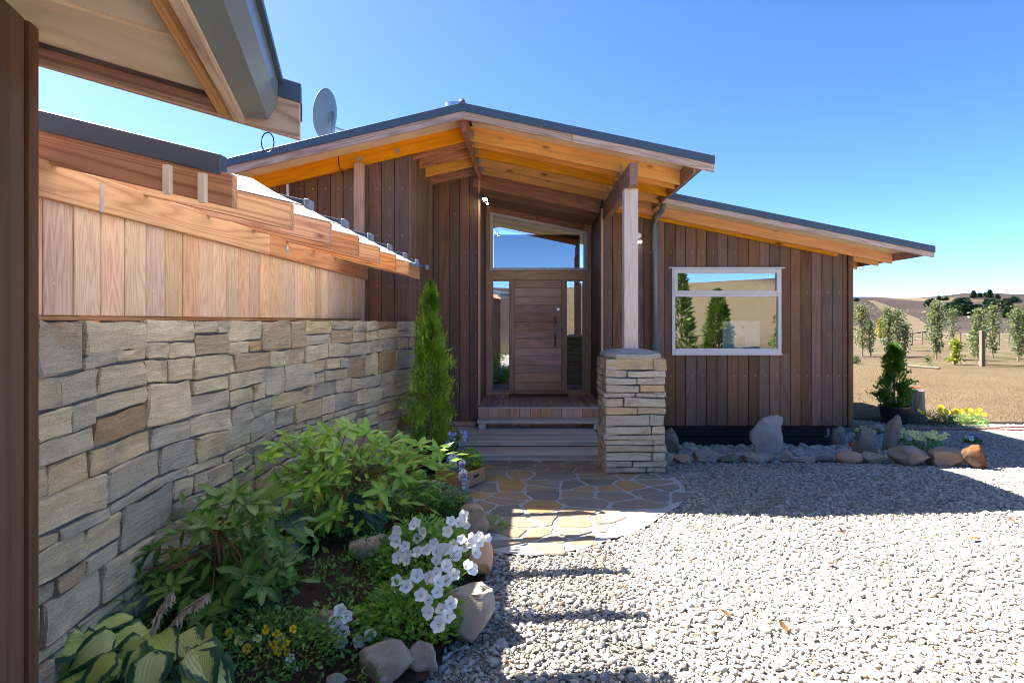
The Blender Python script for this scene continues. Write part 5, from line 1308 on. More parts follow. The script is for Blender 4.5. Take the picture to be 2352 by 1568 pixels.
wh = [(1400,380),(1500,290),(1620,270),(1720,330),(1790,400),(1720,480),(1430,480),(1600,420),(1860,560),(1700,560),(1040,650),(960,790),(1080,820),(1380,730),(1490,780),(1550,860),(1720,700),(1780,640),(1930,700),(1880,780),(1690,830),(1330,870),(1550,660),(1950,910),(1540,1000),(1660,960),(1420,1090),(1000,900),(1250,740),(1180,900),(1800,900)]
whB = []
for i, (a, b) in enumerate(wh):
    px, py = wz5(a, b); D = 3.22 + (px - 480) / 220 * 0.18 + rr.uniform(-0.2, 0.2) - (0.1 if b > 800 else 0)
    whB.append((P(px, py, D), ((px - 500) / 350, -0.5, 1.0 if b < 700 else 0.75), 'f' if i in (23, 0) else ''))
bx_, by_ = -1.72, 3.3
rhodoB, nB = rhodo('rhododendron', 'darker green rhododendron at lower left beside the variegated hosta', whB, (bx_, by_, bz(bx_, by_)), LB, [])
print('RHODO LEAVES', nA, nB)

# ------------------------------------------------------------------ hostas
hosta = thing('hosta', 'large hosta with yellow and dark green leaves in the lower left corner', 'plant', (-1.95, 2.62, bz(-1.95, 2.62)))
HM = [leaf_me('hosta_leaf', 0.27, 0.19, M['hosta'], n=7, droop=0.4, fold=0.32, heart=True, wave=0.05, cols=2), leaf_me('hosta_leaf', 0.22, 0.16, M['hosta'], n=7, droop=0.6, fold=0.25, heart=True, wave=0.07, cols=2)]
hl = [(440,1400,-150,1.1),(420,1520,-165,1.0),(700,1500,-110,1.0),(800,1250,150,0.9),(1010,1400,20,1.15),(1000,1190,80,0.85),(1290,1290,30,1.1),(1430,1430,-10,1.0),(1360,1530,-60,0.95),(760,1140,120,0.75),(640,1270,170,0.8),(1180,1490,-80,0.9),(340,1330,170,0.9),(1400,1240,60,0.7),(800,1390,-140,0.85),(560,1350,-160,0.9),(900,1530,-95,0.9),(300,1450,-170,0.9),(1120,1250,50,0.8),(560,1560,-120,1.0),(1000,1570,-80,1.0),(1500,1540,-30,0.9)]
rr = random.Random(9); hc = Vector((-1.93, 2.6, 0.33))
for u, v, ang, s in hl:
    px, py = wz5(u, v); D = 2.58 + rr.uniform(-0.1, 0.1) - (py - 1480) / 90 * 0.12
    p = P(px, py, D); a = math.radians(ang); d = Vector((math.cos(a) * 0.8, -0.55 - 0.2 * rr.random(), math.sin(a) * 0.35 - 0.05))
    leaf_at(rr.choice(HM), p - d.normalized() * 0.14 * s, d, (rr.uniform(-.35, .35), -0.75, 1.0), hosta, s * rr.uniform(0.95, 1.2))
st = MB()
for k in range(9): st.tube([hc, hc + Vector((rr.uniform(-.25, .4), rr.uniform(-.15, .15), 0.15))], 0.006, 5)
st.build('stalks', M['stem_green'], hosta)
seed = thing('seed_stalk', 'two drooping dried hosta seed heads above the hosta leaves', 'seed head', tuple(P(430, 1440, 2.7)))
for (a, b, c) in (((345, 1455), (365, 1400), (400, 1352)), ((365, 1475), (420, 1400), (478, 1362))):
    p0, p1, p2 = P(*a, 2.66), P(*b, 2.66), P(*c, 2.64)
    MB().tube([p0, p1, p2], [0.006, 0.005, 0.003], 5).build('stalk', M['dry'], seed)
    pts = []; dd = []
    for k in range(90):
        t = NR.uniform(0.15, 1.0); q = p0.lerp(p1, t * 2) if t < 0.5 else p1.lerp(p2, t * 2 - 1)
        pts.append(tuple(q)); dd.append((NR.normal() * 0.35 + 0.12, NR.normal() * 0.3 - 0.2, -1.0))
    cloud('pods', pts, dd, rdirs(90), NR.uniform(0.03, 0.055, 90), 0.014, M['dry'], seed, fold=0.5)
hs2 = thing('hosta', 'small blue green hosta half hidden behind the large rhododendron stems', 'plant', (-1.05, 4.55, bz(-1.05, 4.55)))
BG = leaf_me('hosta_leaf', 0.2, 0.13, M['bluegreen'], n=6, droop=0.4, fold=0.3, heart=True)
for (a, b, s, dx_) in ((1100,830,1.1,0.5),(1160,920,1.2,0.6),(1040,900,1.0,0.2),(1180,1010,0.9,0.4),(1090,1040,0.9,-0.1),(1010,780,0.9,-0.3),(1240,900,0.8,0.7),(1600,590,0.8,0.3),(1560,640,0.8,-0.2),(1620,660,0.8,0.5)):
    px, py = wz1(a, b); p = P(px, py, 4.45 if a < 1400 else 5.3); leaf_at(BG, p + Vector((-0.08 * dx_, 0.05, 0.05)), (dx_, -0.6, -0.25), (0.1, -0.6, 1), hs2, s)
hs3 = thing('hosta', 'dark blue green hosta leaves at the wall foot between the rhododendrons', 'plant', (-1.85, 4.0, bz(-1.85, 4.0)))
for (a, b, s, dx_) in ((420,900,1.3,0.6),(370,960,1.2,-0.5),(430,1010,1.3,0.3),(460,1080,1.1,0.5),(330,1040,1.0,-0.3)):
    px, py = wz1(a, b); leaf_at(BG, P(px, py, 4.0), (dx_, -0.6, -0.15), (0.1, -0.7, 1), hs3, s)

# ------------------------------------------------------------------ flowers
def flower_me(name, r, mat, lobes=5, depth=0.03, wav=0.10, n=15, frill=0.0):
    v = [(0, 0, -depth)]; f = []
    for ri, (k, z) in enumerate(((0.16, -depth * 0.55), (0.5, -0.10 * r), (1.0, 0.05 * r))):
        for i in range(n):
            t = 2 * math.pi * i / n; q = k * r * (1 + (wav * math.cos(lobes * t) if ri == 2 else 0)); v.append((q * math.cos(t), q * math.sin(t), z + (0.13 * r * math.sin(lobes * t + 1) + 0.08 * r * math.cos(3 * t) + frill * r * (1 if i % 2 else -1) if ri == 2 else 0)))
    for i in range(n): f.append((0, 1 + i, 1 + (i + 1) % n))
    for ri in range(2):
        for i in range(n): a = 1 + ri * n; f.append((a + i, a + n + i, a + n + (i + 1) % n, a + (i + 1) % n))
    me = bpy.data.meshes.new(name); me.from_pydata(v, [], f); me.materials.append(mat); me.polygons.foreach_set('use_smooth', [True] * len(me.polygons)); me.update(); return me
def pansy_me(name, r, mat):
    v = [(0, 0, 0)]; f = []
    for (a, l, w, z) in ((90 - 32, 1.0, 0.8, -0.004), (90 + 32, 1.0, 0.8, -0.005), (5, 0.95, 0.75, 0), (175, 0.95, 0.75, 0.001), (-90, 1.05, 1.0, 0.003)):
        t = math.radians(a); d = Vector((math.cos(t), math.sin(t), 0)); s = Vector((-d.y, d.x, 0)); b = len(v)
        for (q, ww, zz) in ((0.45, 0.42, 0.0), (0.85, 0.5, 0.12), (1.05, 0.22, 0.05)):
            for sg in (-1, 1): p = d * (q * l * r) + s * (sg * ww * w * r); v.append((p.x, p.y, z + zz * r))
        f += [(0, b, b + 1), (b, b + 2, b + 3, b + 1), (b + 2, b + 4, b + 5, b + 3)]
    me = bpy.data.meshes.new(name); me.from_pydata(v, [], f); me.materials.append(mat); me.update(); return me
PET = flower_me('petunia_bloom', 0.035, M['fl_white'], n=20, frill=0.05)
PAY = pansy_me('pansy_bloom', 0.020, M['fl_yellow']); PAC = pansy_me('pansy_bloom', 0.021, M['fl_cream']); PAV = pansy_me('pansy_bloom', 0.02, M['fl_violet'])
PAW = pansy_me('pansy_bloom', 0.021, M['fl_white'])
BLU = flower_me('blue_bloom', 0.019, M['fl_blue'], depth=0.008, wav=0.35, n=10); RED = flower_me('red_bloom', 0.022, M['fl_red'], depth=0.012, wav=0.35, n=10)
def bloom(me, p, face, parent, s=1.0, name='flower'):
    q = Vector(face).normalized().to_track_quat('Z', 'Y').to_matrix().to_4x4() @ Matrix.Rotation(R.uniform(0, 6.28), 4, 'Z')
    return inst(name, me, parent, Matrix.Translation(p) @ q @ Matrix.Scale(s, 4))
def clump(name, label, cat, base, blooms, mat, spread, nleaf, lsize, hgt, up=0.6, group=None, stems=True):
    """low plant: leaf cloud filling a dome plus single flowers: blooms = [(mesh, point, facing, scale)]"""
    t = thing(name, label, cat, base, group); b = np.array(base, float)
    a = NR.uniform(0, 6.283, nleaf); r = np.sqrt(NR.uniform(0, 1, nleaf)); h = NR.uniform(0.1, 1, nleaf) * (1 - 0.55 * r ** 2)
    pts = b + np.stack([np.cos(a) * r * spread[0], np.sin(a) * r * spread[1], h * hgt], 1)
    d = np.stack([np.cos(a) * (0.4 + r), np.sin(a) * (0.4 + r), NR.uniform(-0.2, up, nleaf) + 0.3], 1) + NR.normal(size=(nleaf, 3)) * 0.35
    cloud('foliage', pts, d, rdirs(nleaf, 1.2), NR.uniform(0.6, 1.2, nleaf) * lsize, NR.uniform(0.35, 0.6, nleaf) * lsize, mat, t)
    if stems:
        s = MB()
        for k in range(min(12, max(4, len(blooms) // 2))):
            aa = R.uniform(0, 6.28); q = Vector(base) + Vector((math.cos(aa) * spread[0] * 0.5, math.sin(aa) * spread[1] * 0.5, hgt * 0.7)); s.tube([Vector(base) - Vector((0, 0, 0.02)), q], [0.004, 0.002], 4)
        for (_, p, _, _) in blooms: s.tube([Vector(p), Vector(p).lerp(Vector(base) + Vector((0, 0, hgt * 0.4)), 0.5)], 0.0018, 4)
        s.build('stems', M['stem_green'], t)
    for (me, p, fc, sc) in blooms: bloom(me, p, fc, t, sc)
    return t
def wzp(u, v): return 643.1 + u * 0.22136, 1255.6 + v * 0.22136
def wzq(u, v): return 551.25 + u * 0.26042, 949.4 + v * 0.26042
fl = [wzp(*q) for q in ((1240,110),(1440,50),(1640,40),(1740,20),(1830,90),(1640,130),(1740,190),(1230,340),(1330,400),(1440,290),(1480,490),(1640,260),(1660,350),(1650,460),(1560,670),(1790,570),(1690,640),(1760,700),(1660,790),(1820,280),(2000,220),(1740,340))]
fl2 = [wzq(*q) for q in ((1560,970),(1400,1040),(1390,1130),(1620,1050),(1720,1150),(1870,950),(1940,960),(1840,1040),(1980,900),(1960,1110),(1900,1220),(2050,1100),(2090,1220),(2060,1360),(1540,990),(1660,1200),(1470,1170),(1800,1190))]
bl = []
for (px, py) in fl + fl2:
    zf = 0.60 - (py - 1190) / 260 * 0.14 + R.uniform(-0.02, 0.02); D = F * (H - zf) / (py - CY)
    fc = Vector((R.uniform(-0.6, 0.6) + (px - 990) / 160, -1.0 + R.uniform(-.2, .3), R.uniform(0.25, 1.0)))
    bl.append((PET, P(px, py, D) + Vector((0.0, -0.05, 0.02)), fc, R.uniform(0.9, 1.15)))
for k in range(26):
    q = R.choice(bl); bl.append((PET, q[1] + Vector((R.uniform(-.07, .07), R.uniform(-.03, .06), R.uniform(-.05, .01))), (R.uniform(-.8, .8), -1, R.uniform(0.1, 0.9)), R.uniform(0.75, 1.05)))
rear = [b for b in bl if b[1].y > 3.55]; front = [b for b in bl if b[1].y <= 3.55]
clump('petunia', 'white petunia in the middle of the bed edge, behind the nearer white petunia', 'flower', (-0.74, 3.95, bz(-0.74, 3.95)), rear, M['petunia_leaf'], (0.33, 0.44), 2100, 0.050, 0.34)
clump('petunia', 'white petunia with many blooms in front, beside the long grey boulder', 'flower', (-0.66, 3.22, bz(-0.66, 3.22)), front, M['petunia_leaf'], (0.28, 0.28), 1400, 0.052, 0.28)
bl = []
for q in ((620,650),(600,830),(640,990),(935,910),(710,1190),(560,760),(660,880),(600,1050),(820,980),(1100,1000),(690,720)):
    px, py = wzp(*q); D = 2.98; bl.append((PET, P(px, py, D), (R.uniform(-.2, 1.0), -1, 0.1), 0.95))
clump('petunia', 'sparse leggy white petunia at the bottom between pansies and boulders', 'flower', (-1.02, 3.0, bz(-1.02, 3.0)), bl, M['petunia_leaf'], (0.2, 0.16), 220, 0.04, 0.22)
# pansies low left
ye = [(1580,1220),(1830,1200),(1905,1225),(2020,1195),(1700,1330),(1885,1300),(1970,1290),(1915,1350),(1975,1350)]; cr = [(1645,1275),(1775,1260),(1575,1325),(2200,1450),(1935,1250)]; wi = [(1850,1450),(1765,1535),(2000,1395),(1975,1470),(2030,1480),(2135,1495)]
bl = []
for me, lst in ((PAY, ye), (PAC, cr), (PAW, wi)):
    for q in lst:
        px, py = wz5(*q); bl.append((me, P(px, py, 2.78 + R.uniform(-.06, .06)), (R.uniform(-.5, .5), -1, R.uniform(0.1, 0.6)), R.uniform(0.9, 1.15)))
clump('pansy', 'yellow and white pansies between the hosta and the leggy petunia', 'flower', (-1.28, 2.85, bz(-1.28, 2.85) - 0.02), bl, M['herb'], (0.34, 0.24), 1100, 0.032, 0.2)
bl = []
for q in ((1215,1250),(1300,1230),(1235,1330),(1310,1345),(1260,1230),(1340,1270),(1385,1370),(1020,1350),(1375,1210)):
    px, py = wzq(*q); bl.append((PAY if R.random() < 0.6 else PAC, P(px, py, 3.85 + R.uniform(-.06, .06)), (R.uniform(-.6, .6), -1, R.uniform(0, .6)), R.uniform(0.9, 1.2)))
clump('pansy', 'yellow pansies beside the dark garden ornament, left of the rear petunia', 'flower', (-1.0, 3.9, bz(-1.0, 3.9)), bl, M['herb'], (0.22, 0.2), 500, 0.032, 0.2)
bl = []
for q, me in (((1640,695),PAC),((1470,715),PAC),((1500,730),PAC),((1545,755),PAC),((1510,820),PAC),((1535,885),PAC),((1670,750),PAY),((1760,680),PAC),((1750,795),PAC),((1940,755),PAY),((1590,800),PAC),((1640,730),PAW)):
    px, py = wzq(*q); bl.append((me, P(px, py, 5.15 + R.uniform(-.1, .1)), (R.uniform(-.5, .5), -1, R.uniform(0, .5)), R.uniform(1.0, 1.35)))
clump('pansy', 'pale yellow pansies around the red flowers at the top of the bed', 'flower', (-0.95, 5.25, bz(-0.95, 5.25)), bl, M['herb'], (0.42, 0.3), 1100, 0.035, 0.26)
bl = [(RED, P(*wzq(1560 + R.uniform(0, 100), 790 + R.uniform(0, 80) ), 4.9 + R.uniform(-.05, .05)), (R.uniform(-.6, .6), -1, R.uniform(0, .8)), R.uniform(0.8, 1.2)) for _ in range(9)]
clump('salvia', 'bright red flowers among the pale pansies', 'flower', (-0.82, 4.98, bz(-0.82, 4.98)), bl, M['herb'], (0.17, 0.15), 350, 0.05, 0.26)
def spires(name, label, base, spots, D, nleaf=250, sc=1.0):
    t = thing(name, label, 'flower', base); s = MB()
    for (px, py, n) in spots:
        p = P(px, py, D + R.uniform(-.05, .05)); b = Vector(base) + Vector((R.uniform(-.06, .06), R.uniform(-.05, .05), 0))
        s.tube([b, b.lerp(p, 0.6) + Vector((R.uniform(-.02, .02), 0, 0)), p], [0.003, 0.0025, 0.0018], 4)
        for k in range(n): bloom(BLU, p + Vector((R.uniform(-.025, .025), R.uniform(-.025, .025), R.uniform(-.04, .04))), (R.uniform(-1, 1), -1, R.uniform(-.2, .8)), t, R.uniform(0.8, 1.2) * sc)
    s.build('stems', M['stem_green'], t)
    b = np.array(base, float); a = NR.uniform(0, 6.28, nleaf); r = NR.uniform(0, 0.16, nleaf); pts = b + np.stack([np.cos(a) * r, np.sin(a) * r, NR.uniform(0.05, 0.3, nleaf)], 1)
    cloud('foliage', pts, np.stack([np.cos(a), np.sin(a), NR.uniform(0, 1.2, nleaf)], 1), rdirs(nleaf, 1), NR.uniform(0.04, 0.08, nleaf), 0.008, M['herb'], t)
    return t
spires('delphinium', 'thin blue delphinium in the bed right of the large rhododendron', (-0.98, 4.75, bz(-0.98, 4.75)), [(*wzq(1315, 440), 3), (*wzq(1355, 550), 2), (*wzq(1330, 660), 3), (*wzq(1400, 655), 3), (*wzq(1440, 735), 4), (*wzq(1410, 515), 1), (*wzq(1325, 710), 2)], 4.72)
# white and dark curved garden ornament on a stake
orn = thing('garden_ornament', 'small white and black curved bird ornament on a stake in the bed', 'ornament', tuple(P(832, 1325, 3.85)))
op = [P(830, 1312, 3.85), P(836, 1296, 3.85), P(845, 1280, 3.85), P(855, 1266, 3.85)]
MB().tube(op, [0.012, 0.02, 0.018, 0.01], 8).build('body', M['white'], orn, smooth=True)
MB().tube([q + Vector((-0.016, 0.006, 0.008)) for q in op], [0.006, 0.016, 0.014, 0.006], 8).build('wing', M['black'], orn, smooth=True)
MB().tube([P(832, 1310, 3.86), P(832, 1345, 3.86)], 0.004, 5).build('stake', M['wire'], orn)
# weeds over the soil
n = 9000; pts = []; 
while len(pts) < n:
    y = NR.uniform(2.2, 6.8); x = NR.uniform(-2.4, -0.3)
    if x < xb(y) - 0.08 and x > -2.15 and noise.noise(Vector((x * 2.6, y * 2.6, 4))) > -0.2: pts.append((x, y, bz(x, y) + NR.uniform(0.0, 0.06)))
tag(cloud('ground_cover', pts, rdirs(n, 0.8), rdirs(n, 1.5), NR.uniform(0.018, 0.048, n), NR.uniform(0.010, 0.024, n), M['herb'], None, 'stuff'), 'tiny green weeds creeping over the dark bed soil', 'ground cover')
n = 900; x = NR.uniform(-2.1, -0.35, n); y = NR.uniform(2.3, 6.6, n); k = [i for i in range(n) if x[i] < xb(y[i]) - 0.03]
tag(cloud('leaf_litter', [(x[i], y[i], bz(x[i], y[i]) + 0.006) for i in k], np.stack([NR.normal(size=len(k)), NR.normal(size=len(k)), NR.normal(size=len(k)) * .15], 1), [(0, 0, 1)] * len(k), NR.uniform(0.012, 0.05, len(k)), 0.012, M['dead_leaf'], None, 'stuff'), 'brown bark and leaf crumbs scattered on the bed soil', 'litter')
wd = clump('weed', 'small bright green weed growing at the paving edge left corner', 'weed', (XW(1135, 4.9), 4.9, gz(0, 4.9)), [], M['petunia_leaf'], (0.10, 0.09), 220, 0.025, 0.14, stems=False)

# ------------------------------------------------------------------ upright thuja in a black pot
def pot(name_parent, c, r0, r1, h, mat, rim=0.012, soil=True):
    b = MB().lathe([(0, 0), (r0, 0), (r1, h - 0.03), (r1 + rim, h - 0.03), (r1 + rim, h), (r1 - 0.008, h), (r1 - 0.015, h - 0.05), (0, h - 0.05)], 24, c)
    o = b.build('pot', mat, name_parent, smooth=False)
    return o
def conifer(name, label, base, h, prof, mat, n, L=0.075, potdim=None, cat='shrub', lean=0.0, z0=0.1):
    t = thing(name, label, cat, base); b = np.array(base, float)
    tt = NR.uniform(0, 1, n * 3); w = np.interp(tt, [p for p, _ in prof], [r for _, r in prof]); keep = NR.uniform(0, 1, n * 3) < (w / max(r for _, r in prof)) ** 0.8 + 0.1
    tt = tt[keep][:n]; w = w[keep][:n]; m = len(tt); a = NR.uniform(0, 6.283, m)
    nc = int(h * 130); ct = NR.uniform(0, 1, nc); ca_ = NR.uniform(0, 6.283, nc); pick = NR.integers(0, nc, m)      # gather the sprays into clumps
    tt = np.clip(ct[pick] + NR.normal(size=m) * 0.028, 0, 1); a = ca_[pick] + NR.normal(size=m) * 0.20 * (0.5 + tt); w = np.interp(tt, [p for p, _ in prof], [r for _, r in prof]) * NR.uniform(0.78, 1.2, nc)[pick]
    bump_ = 1 + 0.30 * np.sin(a * 2 + tt * 15) * np.sin(tt * 27 + a) + 0.18 * np.sin(a * 5 + tt * 40) + 0.14 * NR.normal(size=m)
    rad = w * bump_ * np.sqrt(NR.uniform(0.15, 1, m))
    pts = b + np.stack([np.cos(a) * rad + lean * tt * h, np.sin(a) * rad, z0 + tt * (h - z0)], 1)
    d = np.stack([np.cos(a) * 0.55, np.sin(a) * 0.55, np.full(m, 0.9)], 1) + NR.normal(size=(m, 3)) * 0.28
    up = np.stack([-np.sin(a), np.cos(a), np.zeros(m)], 1) + NR.normal(size=(m, 3)) * 0.3
    cloud('foliage', pts, d, up, NR.uniform(0.6, 1.25, m) * L, NR.uniform(0.22, 0.42, m) * L, mat, t)
    MB().tube([Vector(base), Vector(base) + Vector((lean * h * 0.5, 0, h * 0.5)), Vector(base) + Vector((lean * h, 0, h * 0.97))], [0.022, 0.014, 0.003], 6).build('trunk', M['bark'], t)
    if potdim: pot(t, tuple(Vector(base) - Vector((0, 0, potdim[2] - 0.05))), potdim[0], potdim[1], potdim[2], M['black'])
    return t
tb = Vector((XW(988, 6.75), 6.75, gz(0, 6.75) + 0.31))
conifer('potted_thuja', 'tall narrow golden green thuja in a black pot by the wall end', tb, 1.94, [(0, 0.16), (0.12, 0.215), (0.3, 0.225), (0.5, 0.17), (0.68, 0.12), (0.82, 0.085), (0.93, 0.055), (1, 0.01)], M['thuja'], 11000, 0.06, (0.15, 0.19, 0.36), lean=0.0, z0=0.0)
bl = [(RED, P(1033 + R.uniform(-8, 8), 985 + R.uniform(-5, 22), 6.9), (R.uniform(-.3, .6), -1, 0.3), R.uniform(0.9, 1.3)) for _ in range(5)]
clump('geranium', 'red flowered plant peeping out right of the thuja pot', 'flower', (XW(1032, 7.0), 7.0, 0.5), bl, M['herb'], (0.11, 0.1), 320, 0.055, 0.24)
MB().lathe([(0, 0), (0.1, 0), (0.12, 0.33), (0.1, 0.33), (0, 0.3)], 16, (XW(1032, 7.0), 7.0, 0.17)).build('pot', M['black'], bpy.data.objects['geranium'])

# ------------------------------------------------------------------ cardboard box of plants, pot with tag
bxz = gz(0, 6.2) + 0.03
box_o = thing('cardboard_box', 'open brown cardboard box of potted plants at the paving corner', 'box', (-0.86, 6.25, bxz))
A = P(1006, 1117, 6.0); B_ = P(1064, 1136, 6.0)
ca = Vector((XW(1066, 5.98), 5.98, bxz)); cb = Vector((XW(1114, 6.35), 6.35, bxz)); cd = Vector((XW(1001, 6.35), 6.35, bxz)); cc = cb + (cd - ca)
ring = [ca, cb, cc, cd]; hb = 0.155
for i in range(4):
    p, q = ring[i], ring[(i + 1) % 4]; nrm = (q - p).cross(Vector((0, 0, 1))).normalized() * 0.005
    MB().add([p - nrm, q - nrm, q + nrm, p + nrm] + [v + Vector((0, 0, hb)) for v in (p - nrm, q - nrm, q + nrm, p + nrm)], [(0, 3, 2, 1), (4, 5, 6, 7), (0, 1, 5, 4), (1, 2, 6, 5), (2, 3, 7, 6), (3, 0, 4, 7)]).build('side', M['card'], box_o)
mesh_obj('bottom', [v + Vector((0, 0, 0.004)) for v in ring], [(0, 1, 2, 3)], M['card'], box_o)
e = (cb - ca).normalized(); nn = e.cross(Vector((0, 0, 1))).normalized() * 0.007
h0 = ca.lerp(cb, 0.42) + Vector((0, 0, 0.075)) + nn; h1 = ca.lerp(cb, 0.68) + Vector((0, 0, 0.075)) + nn
mesh_obj('hand_hole', [h0, h1, h1 + Vector((0, 0, 0.03)), h0 + Vector((0, 0, 0.03))], [(0, 1, 2, 3)], M['wire'], box_o)
tri = ca.lerp(cd, 0.85) + Vector((0, 0, 0.04)) - (cd - ca).cross(Vector((0, 0, 1))).normalized() * 0.007
dirx = (cd - ca).normalized()
mesh_obj('printed_triangle', [tri - dirx * 0.035, tri + dirx * 0.035, tri + Vector((0, 0, 0.075))], [(0, 1, 2)], plain('red_print', (0.42, 0.09, 0.06), 0.8), box_o)
def small_pot(label, c, r, h, mat=None, cat='pot'):
    t = thing('plant_pot', label, cat, c); MB().lathe([(0, 0), (r * 0.78, 0), (r, h - 0.02), (r * 1.08, h - 0.02), (r * 1.08, h), (r * 0.94, h), (r * 0.9, h - 0.03), (0, h - 0.035)], 22, c).build('pot', mat or M['pot_grey'], t)
    MB().lathe([(0, 0), (r * 0.88, 0)], 14, (c[0], c[1], c[2] + h - 0.034)).build('soil', M['soil'], t); return t
def ptag(parent, c, w, h, mat_top, tilt=0.1, z0=0.0):
    cx, cy, cz = c; v = []; lob = [(-0.5, 0), (0.5, 0), (0.5, 0.55), (0.62, 0.62), (0.66, 0.74), (0.58, 0.84), (0.45, 0.86), (0.3, 0.95), (0.12, 1.0), (-0.1, 0.98), (-0.28, 0.9), (-0.45, 0.8), (-0.62, 0.74), (-0.66, 0.62), (-0.56, 0.54), (-0.5, 0.5)]
    o = mesh_obj('plant_label', [(cx + a * w, cy + 0.03 * b, cz + b * h) for a, b in lob], [tuple(range(len(lob)))], M['white'], parent)
    q = [(-0.44, 0.26), (0.44, 0.26), (0.46, 0.6), (0.1, 0.7), (-0.46, 0.56)]
    mesh_obj('printed_flowers', [(cx + a * w, cy + 0.03 * b - 0.002, cz + b * h) for a, b in q], [tuple(range(len(q)))], mat_top, o)
    q = [(-0.08, 0.78), (0.10, 0.78), (0.10, 0.9), (-0.08, 0.9)]
    mesh_obj('printed_mark', [(cx + a * w, cy + 0.03 * b - 0.002, cz + b * h) for a, b in q], [(0, 1, 2, 3)], plain('red_mark', (0.55, 0.08, 0.10), 0.6), o)
    for k in range(3): mesh_obj('printed_line', [(cx + a * w, cy + 0.03 * b - 0.002, cz + b * h) for a, b in ((-0.38, 0.06 + k * 0.06), (0.2 + 0.07 * k, 0.08 + k * 0.06), (0.2 + 0.07 * k, 0.10 + k * 0.06), (-0.38, 0.08 + k * 0.06))], [(0, 1, 2, 3)], M['wire'], o)
    return o
vi = plain('violet_print', (0.16, 0.14, 0.34), 0.6, nsc=120, amt=0.6)
fpz = gz(0, 5.9) + 0.032; fp = (XW(1066, 5.86), 5.86, fpz)
pt = small_pot('grey plant pot with violet label standing in front of the cardboard box', fp, 0.058, 0.145)
ptag(pt, (fp[0] - 0.01, fp[1] - 0.02, fpz + 0.12), 0.07, 0.125, vi)
for (z, w, hh) in ((0.100, 0.012, 0.028), (0.052, 0.015, 0.03)):
    rr_ = 0.058 * (0.78 + 0.22 * z / 0.125) + 0.0015
    st_ = mesh_obj('sticker', [(fp[0] - w, fp[1] - rr_ - 0.001, fpz + z), (fp[0] + w, fp[1] - rr_ - 0.001, fpz + z), (fp[0] + w, fp[1] - rr_ - 0.004, fpz + z + hh), (fp[0] - w, fp[1] - rr_ - 0.004, fpz + z + hh)], [(0, 1, 2, 3)], M['white'], pt)
    for q in range(2): mesh_obj('printed_line', [(fp[0] + a, fp[1] - rr_ - 0.0055, fpz + z + 0.006 + q * 0.009 + b) for a, b in ((-w * .6, 0), (w * .6, 0), (w * .6, 0.003), (-w * .6, 0.003))], [(0, 1, 2, 3)], M['wire'], st_)
p2 = small_pot('wide grey pot with pale label inside the cardboard box', (XW(1041, 6.3), 6.3, bxz + 0.012), 0.065, 0.16); ptag(p2, (XW(1040, 6.34), 6.34, bxz + 0.16), 0.085, 0.13, plain('grey_print', (0.55, 0.55, 0.55), 0.6))
p3 = small_pot('grey pot at the left side inside the cardboard box', (XW(1022, 6.42), 6.42, bxz + 0.012), 0.05, 0.145)
p4 = small_pot('grey pot in the middle of the cardboard box with violet label', (XW(1060, 6.25), 6.25, bxz + 0.012), 0.05, 0.14); ptag(p4, (XW(1061, 6.22), 6.22, bxz + 0.13), 0.06, 0.125, vi)
spires('delphinium', 'blue flowering delphinium standing in the cardboard box', (XW(1055, 6.4), 6.4, bxz + 0.14), [(1065, 995, 5), (1034, 1000, 3), (1029, 1020, 5), (1046, 1003, 3), (1058, 1025, 3), (1032, 1050, 6), (1073, 1012, 3), (1068, 1040, 2), (1012, 1062, 3)], 6.4, 200, 1.1)
bl = [(PAY, P(1093, 1062, 6.3), (0.3, -1, 0.2), 1.5), (PAY, P(1078, 1045, 6.3), (-0.1, -1, 0.6), 1.3), (PAV, P(1080, 1060, 6.3), (0, -1, 0.3), 1.3), (PAY, P(1086, 1064, 6.3), (0, -1, 0), 1.0)]
clump('pansy', 'yellow and violet pansy at the right inside the cardboard box', 'flower', (XW(1082, 6.32), 6.32, bxz + 0.12), bl, M['petunia_leaf'], (0.11, 0.09), 260, 0.05, 0.24)

# ------------------------------------------------------------------ right: pots, stump, flowers between the rocks
def gnd(px, py, zf=None): D = ground_D(py, zf or gz, px); return Vector((XW(px, D), D, (zf or gz)(XW(px, D), D)))
pb = gnd(2054, 972); 
conifer('potted_thuja', 'small bushy conifer in a wide black tub on the lawn edge', pb + Vector((0, 0, 0.30)), 1.22, [(0, 0.10), (0.08, 0.22), (0.25, 0.26), (0.42, 0.23), (0.6, 0.16), (0.8, 0.13), (0.92, 0.10), (1, 0.03)], M['thuja2'], 6500, 0.075, (0.20, 0.265, 0.36), z0=0.0)
sp = gnd(2106, 966) + Vector((0.04, 0.12, 0)); stump = thing('tree_stump', 'grey weathered tree stump behind the black tub', 'stump', sp)
b = MB(); n = 18; V = []; rings = [(0.20, 0), (0.175, 0.2), (0.165, 0.45), (0.16, 0.60)]
b.lathe([(r, z) for r, z in rings] + [(0.0, 0.605)], n, tuple(sp)); b.v = [(x + 0.02 * noise.noise(Vector((x * 9, y * 9, 0))), y + 0.02 * noise.noise(Vector((x * 9, y * 9, 7))), z) for x, y, z in b.v]
b.build('trunk', M['stump'], stump, smooth=False)
tl = thing('loppers', 'loppers with orange handles lying on the tree stump', 'tool', sp + Vector((0, 0, 0.61)))
tz = sp + Vector((0, -0.05, 0.63)); orange = plain('orange_grip', (0.75, 0.16, 0.03), 0.5)
MB().tube([tz + Vector((-0.2, 0, 0.03)), tz + Vector((-0.02, 0, 0.02))], 0.016, 8).build('handle', orange, tl); MB().tube([tz + Vector((-0.01, 0, 0.02)), tz + Vector((0.1, 0.03, 0.015))], 0.015, 8).build('handle', orange, tl)
